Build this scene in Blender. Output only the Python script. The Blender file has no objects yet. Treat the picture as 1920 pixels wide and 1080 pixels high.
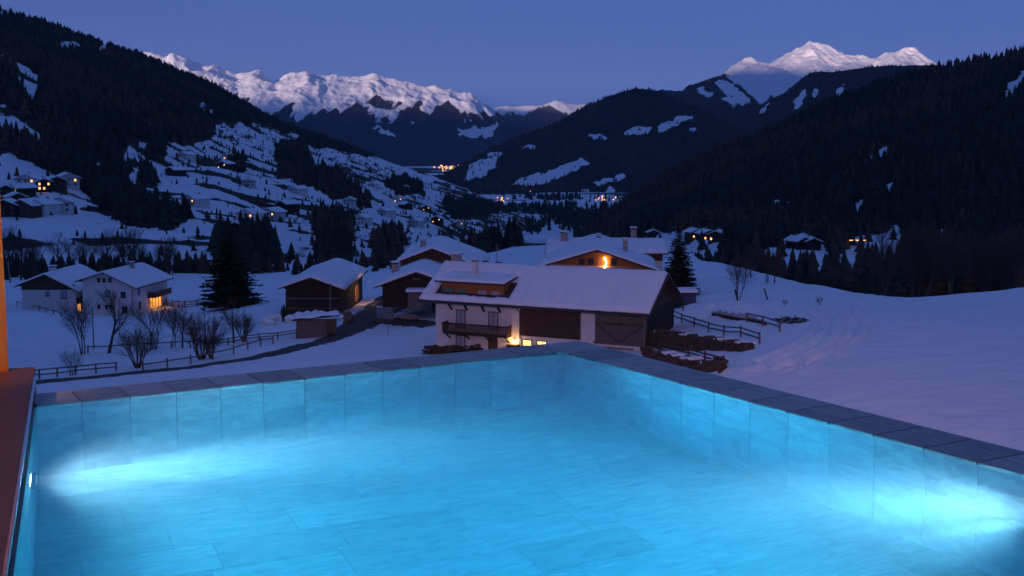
import bpy, bmesh, math, random
import numpy as np
from mathutils import Vector, Matrix
from mathutils.bvhtree import BVHTree

random.seed(7); np.random.seed(7)
sc = bpy.context.scene
C = sc.collection
R = math.radians

# ------------------------------------------------------------------ camera
F_PX, PITCH, CAM_Z = 2245.0, R(6.72), 1.4
cam = bpy.data.objects.new('camera', bpy.data.cameras.new('camera'))
C.objects.link(cam)
cam.location = (0, 0, CAM_Z)
cam.rotation_euler = (math.pi/2 - PITCH, 0, 0)
cam.data.sensor_width = 36.0
cam.data.lens = 36.0 * F_PX / 1920.0
cam.data.clip_start = 0.05
cam.data.clip_end = 80000
sc.camera = cam

# ------------------------------------------------------------------ dusk sky
SUN_EL, SUN_AZ = 2.0, 200.0           # low behind the camera, a little to its left
world = bpy.data.worlds.new('World'); sc.world = world; world.use_nodes = True
wt = world.node_tree; bg = wt.nodes['Background']
sky = wt.nodes.new('ShaderNodeTexSky'); sky.sky_type = 'NISHITA'; sky.sun_disc = False
sky.sun_elevation = R(SUN_EL); sky.sun_rotation = R(SUN_AZ)
sky.altitude = 1200; sky.ozone_density = 3; sky.air_density = 1; sky.dust_density = 0
tc = wt.nodes.new('ShaderNodeTexCoord')
ad = wt.nodes.new('ShaderNodeVectorMath'); ad.operation = 'ADD'; ad.inputs[1].default_value = (0, 0, 1.3)
nm = wt.nodes.new('ShaderNodeVectorMath'); nm.operation = 'NORMALIZE'
tint = wt.nodes.new('ShaderNodeMix'); tint.data_type = 'RGBA'; tint.blend_type = 'MULTIPLY'
tint.inputs['Factor'].default_value = 1.0
tint.inputs[7].default_value = (1.25, 0.98, 1.42, 1)
wt.links.new(tc.outputs['Generated'], ad.inputs[0]); wt.links.new(ad.outputs[0], nm.inputs[0])
wt.links.new(nm.outputs[0], sky.inputs[0]); wt.links.new(sky.outputs[0], tint.inputs[6])
wt.links.new(tint.outputs[2], bg.inputs[0]); bg.inputs[1].default_value = 0.15

# ------------------------------------------------------------------ the last sunlight, on the peaks only
sun = bpy.data.objects.new('sun', bpy.data.lights.new('sun', 'SUN'))
C.objects.link(sun)
sun.data.energy = 2.4; sun.data.angle = R(1.0); sun.data.color = (1.0, 0.72, 0.66)
_a = R(SUN_AZ)
sd = Vector((math.sin(_a)*math.cos(R(SUN_EL)), math.cos(_a)*math.cos(R(SUN_EL)), math.sin(R(SUN_EL))))
sun.rotation_euler = sd.to_track_quat('Z', 'Y').to_euler()

sc.view_settings.view_transform = 'Standard'
sc.view_settings.look = 'None'
sc.view_settings.exposure = 1.56
sc.view_settings.gamma = 1.0
sc.cycles.use_denoising = True
sc.cycles.max_bounces = 10
sc.cycles.diffuse_bounces = 3
sc.cycles.transmission_bounces = 8
sc.cycles.volume_bounces = 2
sc.cycles.sample_clamp_indirect = 40.0

# ------------------------------------------------------------------ helpers
cp, sp = math.cos(PITCH), math.sin(PITCH)
def ray(x, y):
    v = -(y - 540.0)/F_PX
    return Vector(((x - 960.0)/F_PX, cp + v*sp, -sp + v*cp))
def at(x, y, Y):
    """point on the ray through pixel (x, y) at forward distance Y"""
    d = ray(x, y)
    return Vector((d.x*Y/d.y, Y, CAM_Z + d.z*Y/d.y))
def slope_z(y, Y):
    d = ray(960, y); return CAM_Z + d.z/d.y*Y
def at_z(x, y, z):
    d = ray(x, y); k = (z - CAM_Z)/d.z
    return Vector((d.x*k, d.y*k, z))
def project(P):
    """numpy (n,3) -> pixel x, y"""
    x = P[:, 0]; y = P[:, 1]; z = P[:, 2] - CAM_Z
    dep = y*cp - z*sp; up = y*sp + z*cp
    return 960 + F_PX*x/dep, 540 - F_PX*up/dep

def tag(o, label=None, cat=None, group=None, kind=None):
    if label: o['label'] = label
    if cat: o['category'] = cat
    if group: o['group'] = group
    if kind: o['kind'] = kind
    return o
def empty(name, loc=(0, 0, 0), rz=0.0):
    o = bpy.data.objects.new(name, None); C.objects.link(o)
    o.location = loc; o.rotation_euler = (0, 0, rz); o.empty_display_size = 0.2
    return o
def link(name, me, parent=None, mats=()):
    for m in (mats if isinstance(mats, (list, tuple)) else [mats]):
        if me.materials.find(m.name) < 0: me.materials.append(m)
    o = bpy.data.objects.new(name, me); C.objects.link(o)
    if parent is not None: o.parent = parent
    return o

class MB:
    """collects polygons, makes one mesh"""
    def __init__(s): s.v = []; s.f = []; s.m = []
    def add(s, vs, fs, mi=0):
        b = len(s.v); s.v += [tuple(p) for p in vs]
        for f in fs: s.f.append([b + i for i in f]); s.m.append(mi)
        return s
    def box(s, x0, x1, y0, y1, z0, z1, mi=0, mat=None):
        vs = [(x, y, z) for z in (z0, z1) for y in (y0, y1) for x in (x0, x1)]
        if mat is not None: vs = [mat @ Vector(p) for p in vs]
        return s.add(vs, [(0,2,3,1), (4,5,7,6), (0,1,5,4), (2,6,7,3), (0,4,6,2), (1,3,7,5)], mi)
    def prism(s, poly, y0, y1, mi=0):
        """poly in x,z (counter-clockwise seen from -y), from y0 to y1"""
        n = len(poly)
        vs = [(x, y0, z) for x, z in poly] + [(x, y1, z) for x, z in poly]
        fs = [tuple(range(n)), tuple(range(2*n-1, n-1, -1))]
        fs += [(i, i+n, (i+1) % n + n, (i+1) % n) for i in range(n)]
        return s.add(vs, fs, mi)
    def tube(s, p, q, r0, r1=None, n=6, mi=0, caps=True):
        p, q = Vector(p), Vector(q); r1 = r0 if r1 is None else r1
        d = (q - p).normalized(); a = d.orthogonal().normalized(); b = d.cross(a)
        vs = [p + (a*math.cos(t) + b*math.sin(t))*r0 for t in [2*math.pi*i/n for i in range(n)]]
        vs += [q + (a*math.cos(t) + b*math.sin(t))*r1 for t in [2*math.pi*i/n for i in range(n)]]
        fs = [(i, (i+1) % n, (i+1) % n + n, i + n) for i in range(n)]
        if caps: fs += [tuple(range(n-1, -1, -1)), tuple(range(n, 2*n))]
        return s.add(vs, fs, mi)
    def bar(s, p, q, w, h, mi=0):
        """rectangular beam from p to q, w wide and h high"""
        p, q = Vector(p), Vector(q); d = (q - p).normalized()
        side = d.cross(Vector((0, 0, 1)))
        side = side.normalized() if side.length > 1e-4 else Vector((1, 0, 0))
        up = side.cross(d)
        vs = [c + side*(sx*w/2) + up*(sz*h/2) for c in (p, q) for sx, sz in ((-1,-1), (1,-1), (1,1), (-1,1))]
        return s.add(vs, [(3,2,1,0), (4,5,6,7), (0,1,5,4), (1,2,6,5), (2,3,7,6), (3,0,4,7)], mi)
    def mesh(s, name='mesh', smooth=False):
        me = bpy.data.meshes.new(name); me.from_pydata(s.v, [], s.f); me.update()
        me.polygons.foreach_set('material_index', s.m)
        if smooth: me.polygons.foreach_set('use_smooth', [True]*len(s.f))
        return me
    def build(s, name, mats, parent=None, smooth=False):
        return link(name, s.mesh(name, smooth), parent, mats)

# ------------------------------------------------------------------ materials
def mat(name, col, rough=0.8, noise=None, scale=5.0, bump=0.0, bscale=None, spec=0.3, stretch=None, emit=None, estr=0.0, metal=0.0):
    m = bpy.data.materials.new(name); m.use_nodes = True
    nt = m.node_tree; b = nt.nodes['Principled BSDF']
    b.inputs['Roughness'].default_value = rough
    b.inputs['Specular IOR Level'].default_value = spec
    b.inputs['Metallic'].default_value = metal
    b.inputs['Base Color'].default_value = (*col, 1)
    if noise or bump:
        t = nt.nodes.new('ShaderNodeTexCoord'); mp = nt.nodes.new('ShaderNodeMapping')
        nt.links.new(t.outputs['Object'], mp.inputs[0])
        if stretch: mp.inputs['Scale'].default_value = stretch
        n = nt.nodes.new('ShaderNodeTexNoise'); n.inputs['Scale'].default_value = scale; n.inputs['Detail'].default_value = 6
        nt.links.new(mp.outputs[0], n.inputs['Vector'])
        if noise:
            r = nt.nodes.new('ShaderNodeValToRGB')
            r.color_ramp.elements[0].position = 0.3; r.color_ramp.elements[1].position = 0.7
            r.color_ramp.elements[0].color = (*col, 1); r.color_ramp.elements[1].color = (*noise, 1)
            nt.links.new(n.outputs['Fac'], r.inputs[0]); nt.links.new(r.outputs[0], b.inputs['Base Color'])
        if bump:
            n2 = nt.nodes.new('ShaderNodeTexNoise'); n2.inputs['Scale'].default_value = bscale or scale; n2.inputs['Detail'].default_value = 5
            nt.links.new(mp.outputs[0], n2.inputs['Vector'])
            bp = nt.nodes.new('ShaderNodeBump'); bp.inputs['Strength'].default_value = 1.0; bp.inputs['Distance'].default_value = bump
            nt.links.new(n2.outputs['Fac'], bp.inputs['Height']); nt.links.new(bp.outputs[0], b.inputs['Normal'])
    if emit:
        b.inputs['Emission Color'].default_value = (*emit, 1); b.inputs['Emission Strength'].default_value = estr
    return m

M = {}
M['snow'] = mat('snow', (.91,.92,.94), .85, (.84,.85,.89), .25, .16, .55)
M['roof_snow'] = mat('roof_snow', (.91,.92,.94), .85, (.86,.87,.90), .8, .10, 1.6)
M['dark_wood'] = mat('dark_wood', (.022,.016,.013), .8, (.05,.036,.027), 3, .01, 8, stretch=(6,6,.4))
M['brown_wood'] = mat('brown_wood', (.06,.036,.024), .75, (.115,.066,.042), 3, .01, 8, stretch=(6,6,.4))
M['orange_wood'] = mat('orange_wood', (.28,.10,.03), .65, (.40,.16,.05), 3, .006, 8, stretch=(5,5,.5))
M['grey_wood'] = mat('grey_wood', (.10,.085,.075), .85, (.18,.155,.14), 4, .01, 8, stretch=(6,6,.5))
M['plaster'] = mat('plaster', (.72,.69,.67), .9, (.62,.60,.59), .9, .01, 12)
M['concrete'] = mat('concrete', (.34,.34,.35), .9, (.25,.25,.26), 1.2, .01, 8)
M['brick_chimney'] = mat('brick_chimney', (.30,.26,.24), .9, (.40,.36,.33), 3)
M['metal'] = mat('metal', (.10,.10,.11), .4, metal=.8)
M['steel'] = mat('steel', (.62,.63,.65), .25, metal=1.0)
M['tile_roof'] = mat('tile_roof', (.05,.042,.04), .8, (.08,.06,.055), 6)
M['window_glass'] = mat('window_glass', (.03,.035,.05), .12, spec=.6)
M['blind'] = mat('blind', (.36,.38,.45), .7)
M['green_blind'] = mat('green_blind', (.05,.22,.18), .7)
M['frame'] = mat('frame', (.055,.035,.025), .6)
M['lit_window'] = mat('lit_window', (.5,.35,.15), .5, emit=(1,.55,.16), estr=.9)
M['amber_window'] = mat('amber_window', (.4,.2,.05), .5, emit=(1,.36,.06), estr=.45)
M['lamp_glow'] = mat('lamp_glow', (1,.8,.5), .5, emit=(1,.55,.18), estr=30)
M['far_glow'] = mat('far_glow', (1,.7,.4), .5, emit=(1,.40,.11), estr=.85)
M['road'] = mat('road', (.060,.050,.048), .9, (.11,.095,.09), .8, .03, 3)
M['stone_wall'] = mat('stone_wall', (.045,.028,.02), .9, (.12,.078,.055), 1.5, .03, 5)
M['bark'] = mat('bark', (.045,.034,.029), .9, (.085,.066,.057), 4)
M['birch'] = mat('birch', (.32,.30,.29), .8, (.10,.09,.09), 5)
M['needles'] = mat('needles', (.012,.022,.016), .8, (.028,.042,.028), .8)
M['hay'] = mat('hay', (.40,.17,.05), .9, (.55,.27,.09), 4)
M['tarp'] = mat('tarp', (.05,.06,.14), .5)
M['rock'] = mat('rock', (.12,.085,.06), .9, (.22,.17,.13), 2, .05, 4)
M['sheet'] = mat('sheet', (.42,.42,.45), .7, (.55,.55,.58), 1.5, .03, 3)
M['wrap'] = mat('wrap', (.55,.62,.60), .4)

# ------------------------------------------------------------------ terrain
def vnoise(x, y, seed=0):
    xi = np.floor(x).astype(np.int64); yi = np.floor(y).astype(np.int64)
    fx = x - xi; fy = y - yi
    fx = fx*fx*(3 - 2*fx); fy = fy*fy*(3 - 2*fy)
    def h(a, b):
        n = (a*374761393 + b*668265263 + seed*974711) & 0x7fffffff
        n = ((n ^ (n >> 13))*1274126177) & 0x7fffffff
        return ((n ^ (n >> 16)) & 0xffff)/65535.0
    return (h(xi, yi)*(1-fx) + h(xi+1, yi)*fx)*(1-fy) + (h(xi, yi+1)*(1-fx) + h(xi+1, yi+1)*fx)*fy
def fbm(x, y, seed=0, octs=5, ridge=False):
    s = 0; a = .5; t = 0
    for i in range(octs):
        n = vnoise(x*2**i + 17.3*i, y*2**i - 9.1*i, seed + i)
        if ridge: n = 1 - np.abs(2*n - 1)
        s = s + a*n; t += a; a *= .5
    return s/t
def in_poly(px, py, poly):
    r = np.zeros(px.shape, bool); n = len(poly)
    for i in range(n):
        x0, y0 = poly[i]; x1, y1 = poly[(i+1) % n]
        if y0 == y1: continue
        c = ((y0 > py) != (y1 > py)) & (px < (x1 - x0)*(py - y0)/(y1 - y0) + x0)
        r ^= c
    return r
def in_any(px, py, polys):
    r = np.zeros(px.shape, bool)
    for p in polys: r |= in_poly(px, py, p)
    return r
def warp(px, py, seed, amp, scale=14.0):
    return (px + (fbm(px/scale, py/scale, seed, 3) - .5)*2*amp, py + (fbm(px/scale + 50, py/scale - 20, seed + 3, 3) - .5)*2*amp)
def soften(a, n):
    a = a.astype(float)
    for _ in range(n):
        b = np.pad(a, 1, mode='edge')
        a = (b[:-2, 1:-1] + b[2:, 1:-1] + b[1:-1, :-2] + b[1:-1, 2:] + 2*a)/6
    return a
def curve(pts):
    a, Y, Z = [], [], []
    for p in pts:
        yy = p[1] if p[1] is not None else 400
        d = ray(p[0], yy); a.append(d.x/d.y); Y.append(p[2])
        Z.append(p[3] if p[1] is None else slope_z(p[1], p[2]))
    return np.array(a), np.array(Y, float), np.array(Z, float)
def behind(pts, dY, dz):
    return [(p[0], None, p[2] + dY, (p[3] if p[1] is None else slope_z(p[1], p[2])) - dz) for p in pts]
def loft(curves, x0, x1, ncol, nsub, smooth=0):
    """lofts control curves (near to far) into a grid (rows, cols, 3)"""
    a0 = ray(x0, 400); a1 = ray(x1, 400)
    A = np.linspace(a0.x/a0.y, a1.x/a1.y, ncol)
    cs = [curve(c) for c in curves]
    Ys = np.array([np.interp(A, c[0], c[1]) for c in cs]); Zs = np.array([np.interp(A, c[0], c[2]) for c in cs])
    rows = []
    for k in range(len(cs) - 1):
        for j in range(nsub[k]):
            t = j/nsub[k]
            rows.append((Ys[k]*(1-t) + Ys[k+1]*t, Zs[k]*(1-t) + Zs[k+1]*t))
    rows.append((Ys[-1], Zs[-1]))
    Yg = np.array([r[0] for r in rows]); Zg = np.array([r[1] for r in rows])
    for i in range(smooth):
        Zg[1:-1] = (Zg[:-2] + 2*Zg[1:-1] + Zg[2:])/4
        Yg[1:-1] = (Yg[:-2] + 2*Yg[1:-1] + Yg[2:])/4
        Zg[:, 1:-1] = (Zg[:, :-2] + 2*Zg[:, 1:-1] + Zg[:, 2:])/4
    return np.stack([A[None, :]*Yg, Yg, Zg], -1)
def grid_mesh(name, G, attrs, m, kind='structure'):
    nr, nc = G.shape[:2]
    me = bpy.data.meshes.new(name)
    me.vertices.add(nr*nc); me.vertices.foreach_set('co', G.reshape(-1).astype(np.float32))
    i = (np.arange(nr-1)[:, None]*nc + np.arange(nc-1)[None, :]).reshape(-1)
    f = np.stack([i, i+1, i+nc+1, i+nc], 1)
    me.loops.add(f.size); me.polygons.add(len(f))
    me.loops.foreach_set('vertex_index', f.reshape(-1).astype(np.int32))
    me.polygons.foreach_set('loop_start', (np.arange(len(f))*4).astype(np.int32))
    me.polygons.foreach_set('use_smooth', np.ones(len(f), bool))
    me.update(calc_edges=True); me.validate()
    for k, v in attrs.items():
        at_ = me.attributes.new(k, 'FLOAT', 'POINT'); at_.data.foreach_set('value', v.reshape(-1).astype(np.float32))
    o = link(name, me, None, m); tag(o, kind=kind)
    return o

def hill_mat(name, dark, dark2, scale, breakup=.5, bump=0.0, snow=(.84,.85,.88), detail=8):
    """snow and dark ground by the mesh's own 'snow' value, its edge broken up by noise"""
    m = bpy.data.materials.new(name); m.use_nodes = True
    nt = m.node_tree; b = nt.nodes['Principled BSDF']; b.inputs['Roughness'].default_value = .9
    b.inputs['Specular IOR Level'].default_value = .15
    t = nt.nodes.new('ShaderNodeTexCoord')
    n = nt.nodes.new('ShaderNodeTexNoise'); n.inputs['Scale'].default_value = scale; n.inputs['Detail'].default_value = detail
    n.inputs['Roughness'].default_value = .65
    nt.links.new(t.outputs['Object'], n.inputs['Vector'])
    a = nt.nodes.new('ShaderNodeAttribute'); a.attribute_name = 'snow'
    s1 = nt.nodes.new('ShaderNodeMath'); s1.operation = 'MULTIPLY_ADD'; s1.inputs[1].default_value = breakup*2; s1.inputs[2].default_value = -breakup
    nt.links.new(n.outputs['Fac'], s1.inputs[0])
    s2 = nt.nodes.new('ShaderNodeMath'); s2.operation = 'ADD'
    nt.links.new(a.outputs['Fac'], s2.inputs[0]); nt.links.new(s1.outputs[0], s2.inputs[1])
    r = nt.nodes.new('ShaderNodeValToRGB'); r.color_ramp.elements[0].position = .44; r.color_ramp.elements[1].position = .56
    nt.links.new(s2.outputs[0], r.inputs[0])
    n2 = nt.nodes.new('ShaderNodeTexNoise'); n2.inputs['Scale'].default_value = scale*3.1; n2.inputs['Detail'].default_value = 6
    nt.links.new(t.outputs['Object'], n2.inputs['Vector'])
    dk = nt.nodes.new('ShaderNodeMix'); dk.data_type = 'RGBA'
    dk.inputs[6].default_value = (*dark, 1); dk.inputs[7].default_value = (*dark2, 1)
    r2 = nt.nodes.new('ShaderNodeValToRGB'); r2.color_ramp.elements[0].position = .38; r2.color_ramp.elements[1].position = .62
    nt.links.new(n2.outputs['Fac'], r2.inputs[0]); nt.links.new(r2.outputs[0], dk.inputs[0])
    mx = nt.nodes.new('ShaderNodeMix'); mx.data_type = 'RGBA'; mx.inputs[7].default_value = (*snow, 1)
    nt.links.new(r.outputs[0], mx.inputs[0]); nt.links.new(dk.outputs[2], mx.inputs[6])
    nt.links.new(mx.outputs[2], b.inputs['Base Color'])
    if bump:
        bp = nt.nodes.new('ShaderNodeBump'); bp.inputs['Distance'].default_value = bump
        nt.links.new(n2.outputs['Fac'], bp.inputs['Height']); nt.links.new(bp.outputs[0], b.inputs['Normal'])
    return m

def seg_dist(px, py, pts):
    d = np.full(px.shape, 1e9)
    for (x0, y0), (x1, y1) in zip(pts[:-1], pts[1:]):
        dx, dy = x1-x0, y1-y0; L = dx*dx + dy*dy
        t = np.clip(((px-x0)*dx + (py-y0)*dy)/L, 0, 1)
        d = np.minimum(d, np.hypot(px - x0 - t*dx, py - y0 - t*dy))
    return d

# -- the snow field round the farm
cA0 = [(-400, None, 12, -11), (2400, None, 12, -11)]
cA = [(-400,765,96), (60,752,100), (400,718,106), (800,684,113), (1040,664,117), (1100,664,115), (1200,692,100), (1400,740,80), (1600,794,65), (1920,880,50), (2400,970,42)]
cB = [(-400,645,150), (0,645,150), (200,642,150), (400,632,150), (560,640,141), (800,658,129), (1000,670,122), (1200,678,114), (1300,655,111), (1400,627,108), (1600,640,95), (1920,700,76), (2400,770,62)]
cC = [(-400,570,228), (60,577,224), (200,592,216), (300,592,212), (400,580,205), (545,588,165), (640,588,164), (700,572,176), (800,600,150), (1000,592,150), (1200,600,140), (1300,582,135), (1400,566,133), (1600,582,115), (1920,605,98), (2400,640,80)]
cD = [(-400,530,300), (0,530,300), (200,530,290), (400,545,255), (600,550,225), (700,545,215), (800,540,200), (1000,530,200), (1200,505,205), (1310,487,215), (1400,505,190), (1500,532,160), (1600,550,146), (1700,560,136), (1800,552,129), (1920,540,125), (2400,500,120)]
cE = [(-400,505,400), (0,505,400), (200,505,390), (400,505,370), (600,500,380), (800,488,400), (900,476,420), (960,460,450), (1100,452,470), (1250,None,460,-33), (1330,None,300,-29), (1400,None,270,-27), (1600,None,230,-28), (1800,None,210,-27), (2400,None,200,-25)]
cF = [(-400,None,900,-110), (700,None,900,-135), (2400,None,900,-135)]
G = loft([cA0, cA, cB, cC, cD, cE, cF], -380, 2380, 960, [10, 66, 80, 66, 24, 10], smooth=3)
X_, Y_ = G[..., 0], G[..., 1]
G[..., 2] += (fbm(X_/22, Y_/22, 3, 4) - .5)*.9 + (fbm(X_/4, Y_/4, 5, 3) - .5)*.26 + (fbm(X_/1.6 + Y_/7, Y_/1.2, 6, 3) - .5)*.10*np.clip((260 - Y_)/120, 0, 1)
px, py = project(G.reshape(-1, 3)); px = px.reshape(X_.shape); py = py.reshape(X_.shape)
tracks = [[(1500,690),(1560,660),(1600,630),(1612,600),(1590,575)], [(1478,686),(1545,655),(1580,628),(1588,602),(1570,580)],
          [(1440,684),(1510,655),(1550,628),(1560,600),(1545,580)], [(1420,680),(1490,650),(1528,625),(1535,600),(1522,585)],
          [(1350,700),(1460,690),(1560,668),(1625,630),(1640,600),(1615,570)]]
for tr in tracks:
    d = seg_dist(px, py, tr)
    G[..., 2] += -.34*np.exp(-(d/3.2)**2) + .13*np.exp(-((d-7)/3.0)**2)
# trampled, lumpy snow beside the fences
lump = np.exp(-(((px-1330)/90)**2 + ((py-575)/22)**2)) + .7*np.exp(-(((px-740)/60)**2 + ((py-590)/20)**2))
G[..., 2] += lump*(fbm(X_/1.3, Y_/1.3, 11, 3) - .35)*1.1
snow_field = grid_mesh('snow_field', G, {}, M['snow'])
_v = [Vector(p) for p in G.reshape(-1, 3)]
_nr, _nc = G.shape[:2]
_f = [(r*_nc + c, r*_nc + c + 1, (r+1)*_nc + c + 1, (r+1)*_nc + c) for r in range(_nr-1) for c in range(_nc-1)]
BVH = BVHTree.FromPolygons(_v, _f)
def ground(x, y):
    """where the ray through a pixel meets the snow field"""
    h = BVH.ray_cast(Vector((0, 0, CAM_Z)), ray(x, y).normalized())
    return h[0] if h[0] is not None else at(x, y, 150)
def gz(X, Y):
    h = BVH.ray_cast(Vector((X, Y, 300)), Vector((0, 0, -1)))
    return h[0].z if h[0] is not None else -20.0

# -- left hillside: forest above, pastures and hamlets below
g0 = [(-400,None,360,-48), (400,None,350,-46), (700,None,420,-62), (850,None,900,-112), (960,None,1900,-139), (1010,None,2100,-145)]
g1 = [(-400,450,520), (0,450,520), (200,455,520), (400,460,520), (600,470,560), (800,462,800), (880,448,1350), (960,412,2000), (1010,None,2100,-142)]
g2 = [(-400,360,680), (0,375,650), (100,385,640), (200,400,660), (400,400,760), (600,405,900), (700,400,1150), (800,402,1500), (880,408,1800), (960,408,2050), (1010,None,2150,-142)]
g3 = [(-400,265,860), (0,287,800), (60,305,780), (120,335,750), (165,368,710), (250,365,800), (400,345,950), (600,350,1250), (700,360,1500), (800,372,1900), (880,385,2300), (930,400,2400), (1010,None,2500,-142)]
g4 = [(-400,None,960,-8), (0,None,880,-14), (100,None,830,-32), (165,None,800,-42), (250,345,880), (400,318,1150), (600,325,1500), (700,335,1900), (800,350,2300), (880,370,2800), (930,385,2900), (1010,None,3000,-142)]
g5 = [(-400,-30,1250), (0,70,1300), (100,110,1330), (200,146,1380), (300,200,1430), (385,254,1480), (420,268,1500), (500,277,1750), (600,290,2100), (700,315,2600), (800,340,2900), (880,362,3100), (940,390,3200), (1010,None,3300,-142)]
g6 = [(-400,None,1450,130), (0,None,1450,98), (100,None,1480,83), (200,None,1500,58), (300,None,1550,28), (385,None,1600,8), (420,258,1650), (500,262,2000), (600,275,2500), (700,303,3000), (800,335,3300), (880,358,3400), (940,388,3500), (1010,None,3600,-142)]
g7 = [(-400,-110,2100), (0,17,2200), (50,34,2220), (100,47,2250), (200,83,2330), (300,118,2400), (400,163,2550), (500,217,2750), (560,242,2900), (640,270,3200), (700,293,3400), (760,316,3500), (830,337,3600), (880,359,3700), (940,390,3800), (1010,None,3900,-145)]
GL = loft([g0, g1, g2, g3, g4, g5, g6, g7, behind(g7, 700, 160)], -380, 1005, 420, [8, 34, 40, 18, 40, 8, 30, 6], smooth=1)
X_, Y_ = GL[..., 0], GL[..., 1]
amp = np.clip((Y_ - 450)/500, 0, 1)
GL[..., 2] += ((fbm(X_/160, Y_/160, 21, 5) - .5)*20 + (fbm(X_/35, Y_/35, 22, 3, True) - .5)*5)*amp
pxL, pyL = project(GL.reshape(-1, 3)); pxL = pxL.reshape(X_.shape); pyL = pyL.reshape(X_.shape)
forestL = [
    [(-500,-400), (0,-5), (100,20), (300,95), (470,185), (560,228), (640,258), (720,290), (690,300), (600,276), (540,252), (480,232), (400,232), (398,265), (340,270), (240,262), (230,300), (245,345), (200,345), (170,372), (100,322), (0,285), (-500,250)],
    [(165,372), (235,345), (290,380), (350,412), (320,432), (250,425), (190,402)], [(395,440), (430,450), (440,490), (400,490)],
    [(510,275), (560,270), (590,310), (640,330), (690,370), (690,395), (620,370), (560,345), (520,320)],
    [(585,415), (640,405), (668,440), (650,500), (590,500)], [(700,450), (750,455), (755,500), (700,500)],
    [(440,440), (500,450), (540,500), (440,500)], [(830,380), (900,372), (950,395), (900,410), (840,405)],
    [(270,275), (310,272), (312,300), (272,302)], [(265,318), (292,318), (290,345), (268,345)], [(430,295), (465,300), (460,325), (430,320)], [(720,330), (790,350), (800,372), (740,365)]]
holesL = [[(28,112),(60,125),(75,145),(68,190),(50,195),(40,160)], [(-10,195),(38,215),(75,255),(55,262),(-10,232)], [(105,72),(155,84),(150,100),(112,92)], [(0,100),(22,108),(18,122),(0,120)], [(205,285),(235,300),(250,330),(225,325)], [(180,85),(200,92),(195,98),(180,92)],
          [(270,170),(290,178),(285,185)], [(295,178),(318,182),(312,190)], [(362,195),(385,196),(402,215),(380,212)], [(0,10),(40,22),(95,35),(40,32),(0,25)], [(140,270),(160,285),(200,310),(230,345),(215,340),(170,305)]]
wxL, wyL = warp(pxL, pyL, 201, 13)
fL = in_any(wxL, wyL, forestL) & ~in_any(wxL, wyL, holesL)
streak = .55*fbm(X_/60 + Y_/200, Y_/24, 31, 5) + .45*fbm(X_/16, Y_/11, 35, 4)
snowL = np.where(fL, 0.0, np.clip(.5 + (streak - .445)*5.0, 0.05, 1))
knob = in_poly(wxL, wyL, [(-500,250), (0,283), (60,300), (120,330), (170,368), (170,380), (140,400), (180,425), (150,440), (-500,440)])
snowL = np.where(knob & ~fL, np.clip(snowL + .45, 0, 1), snowL)
snowL = np.where((pxL > 820) & ~fL, snowL - .18, snowL)
M['pasture'] = hill_mat('pasture', (.030,.021,.016), (.055,.036,.026), .035, .42, .6)
snowL = soften(snowL, 1)
hillL = grid_mesh('left_hillside', GL, {'snow': snowL}, M['pasture'])

# -- right hillside: steep forest
h0 = [(1070,None,700,-146), (1200,None,600,-125), (1310,None,450,-80), (1600,None,400,-64), (2400,None,380,-58)]
h1 = [(1070,None,1500,-146), (1130,425,1600), (1200,440,1000), (1310,447,750), (1400,470,640), (1500,482,600), (1600,492,580), (1800,505,560), (2400,505,560)]
h2 = [(1070,None,1700,-146), (1130,414,1750), (1200,407,1250), (1310,415,1000), (1400,425,900), (1500,430,850), (1600,430,820), (1800,420,800), (2400,380,800)]
h3 = [(1070,None,2000,-146), (1130,410,1900), (1160,388,1850), (1200,361,1800), (1256,329,1750), (1331,288,1700), (1425,255,1650), (1462,240,1620), (1556,199,1580), (1650,164,1540), (1755,137,1500), (1920,97,1450), (2400,-10,1350)]
GR = loft([h0, h1, h2, h3, behind(h3, 500, 150)], 1075, 2380, 330, [8, 40, 70, 6], smooth=1)
X_, Y_ = GR[..., 0], GR[..., 1]
GR[..., 2] += ((fbm(X_/150, Y_/150, 41, 5) - .5)*22 + (fbm(X_/30, Y_/30, 42, 3, True) - .5)*5)*np.clip((Y_-500)/300, 0, 1)
pxR, pyR = project(GR.reshape(-1, 3)); pxR = pxR.reshape(X_.shape); pyR = pyR.reshape(X_.shape)
clearR = [[(1612,308),(1640,285),(1695,263),(1690,275),(1640,300)], [(1648,360),(1690,330),(1698,335),(1660,365)], [(1595,400),(1620,370),(1620,392)],
          [(1420,394),(1460,372),(1490,380),(1480,395),(1450,385)], [(1560,500),(1575,470),(1600,450),(1690,422),(1694,470),(1690,500)], [(1868,195),(1885,165),(1925,132),(1925,150),(1885,195)],
          [(1200,436),(1345,436),(1360,455),(1340,520),(1200,520)], [(1400,520),(1430,470),(1490,448),(1535,452),(1550,478),(1545,520)], [(1750,430),(1772,432),(1768,470),(1758,470)],
          [(1450,340),(1462,352),(1450,362)], [(1795,195),(1802,215),(1792,225)]]
wxR, wyR = warp(pxR, pyR, 211, 10)
cR = in_any(wxR, wyR, clearR)
snowR = soften(np.where(cR, .95, .0), 3)
M['forest_floor'] = hill_mat('forest_floor', (.024,.019,.017), (.045,.030,.022), .05, .62, .6)
hillR = grid_mesh('right_hillside', GR, {'snow': snowR}, M['forest_floor'])

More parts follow.
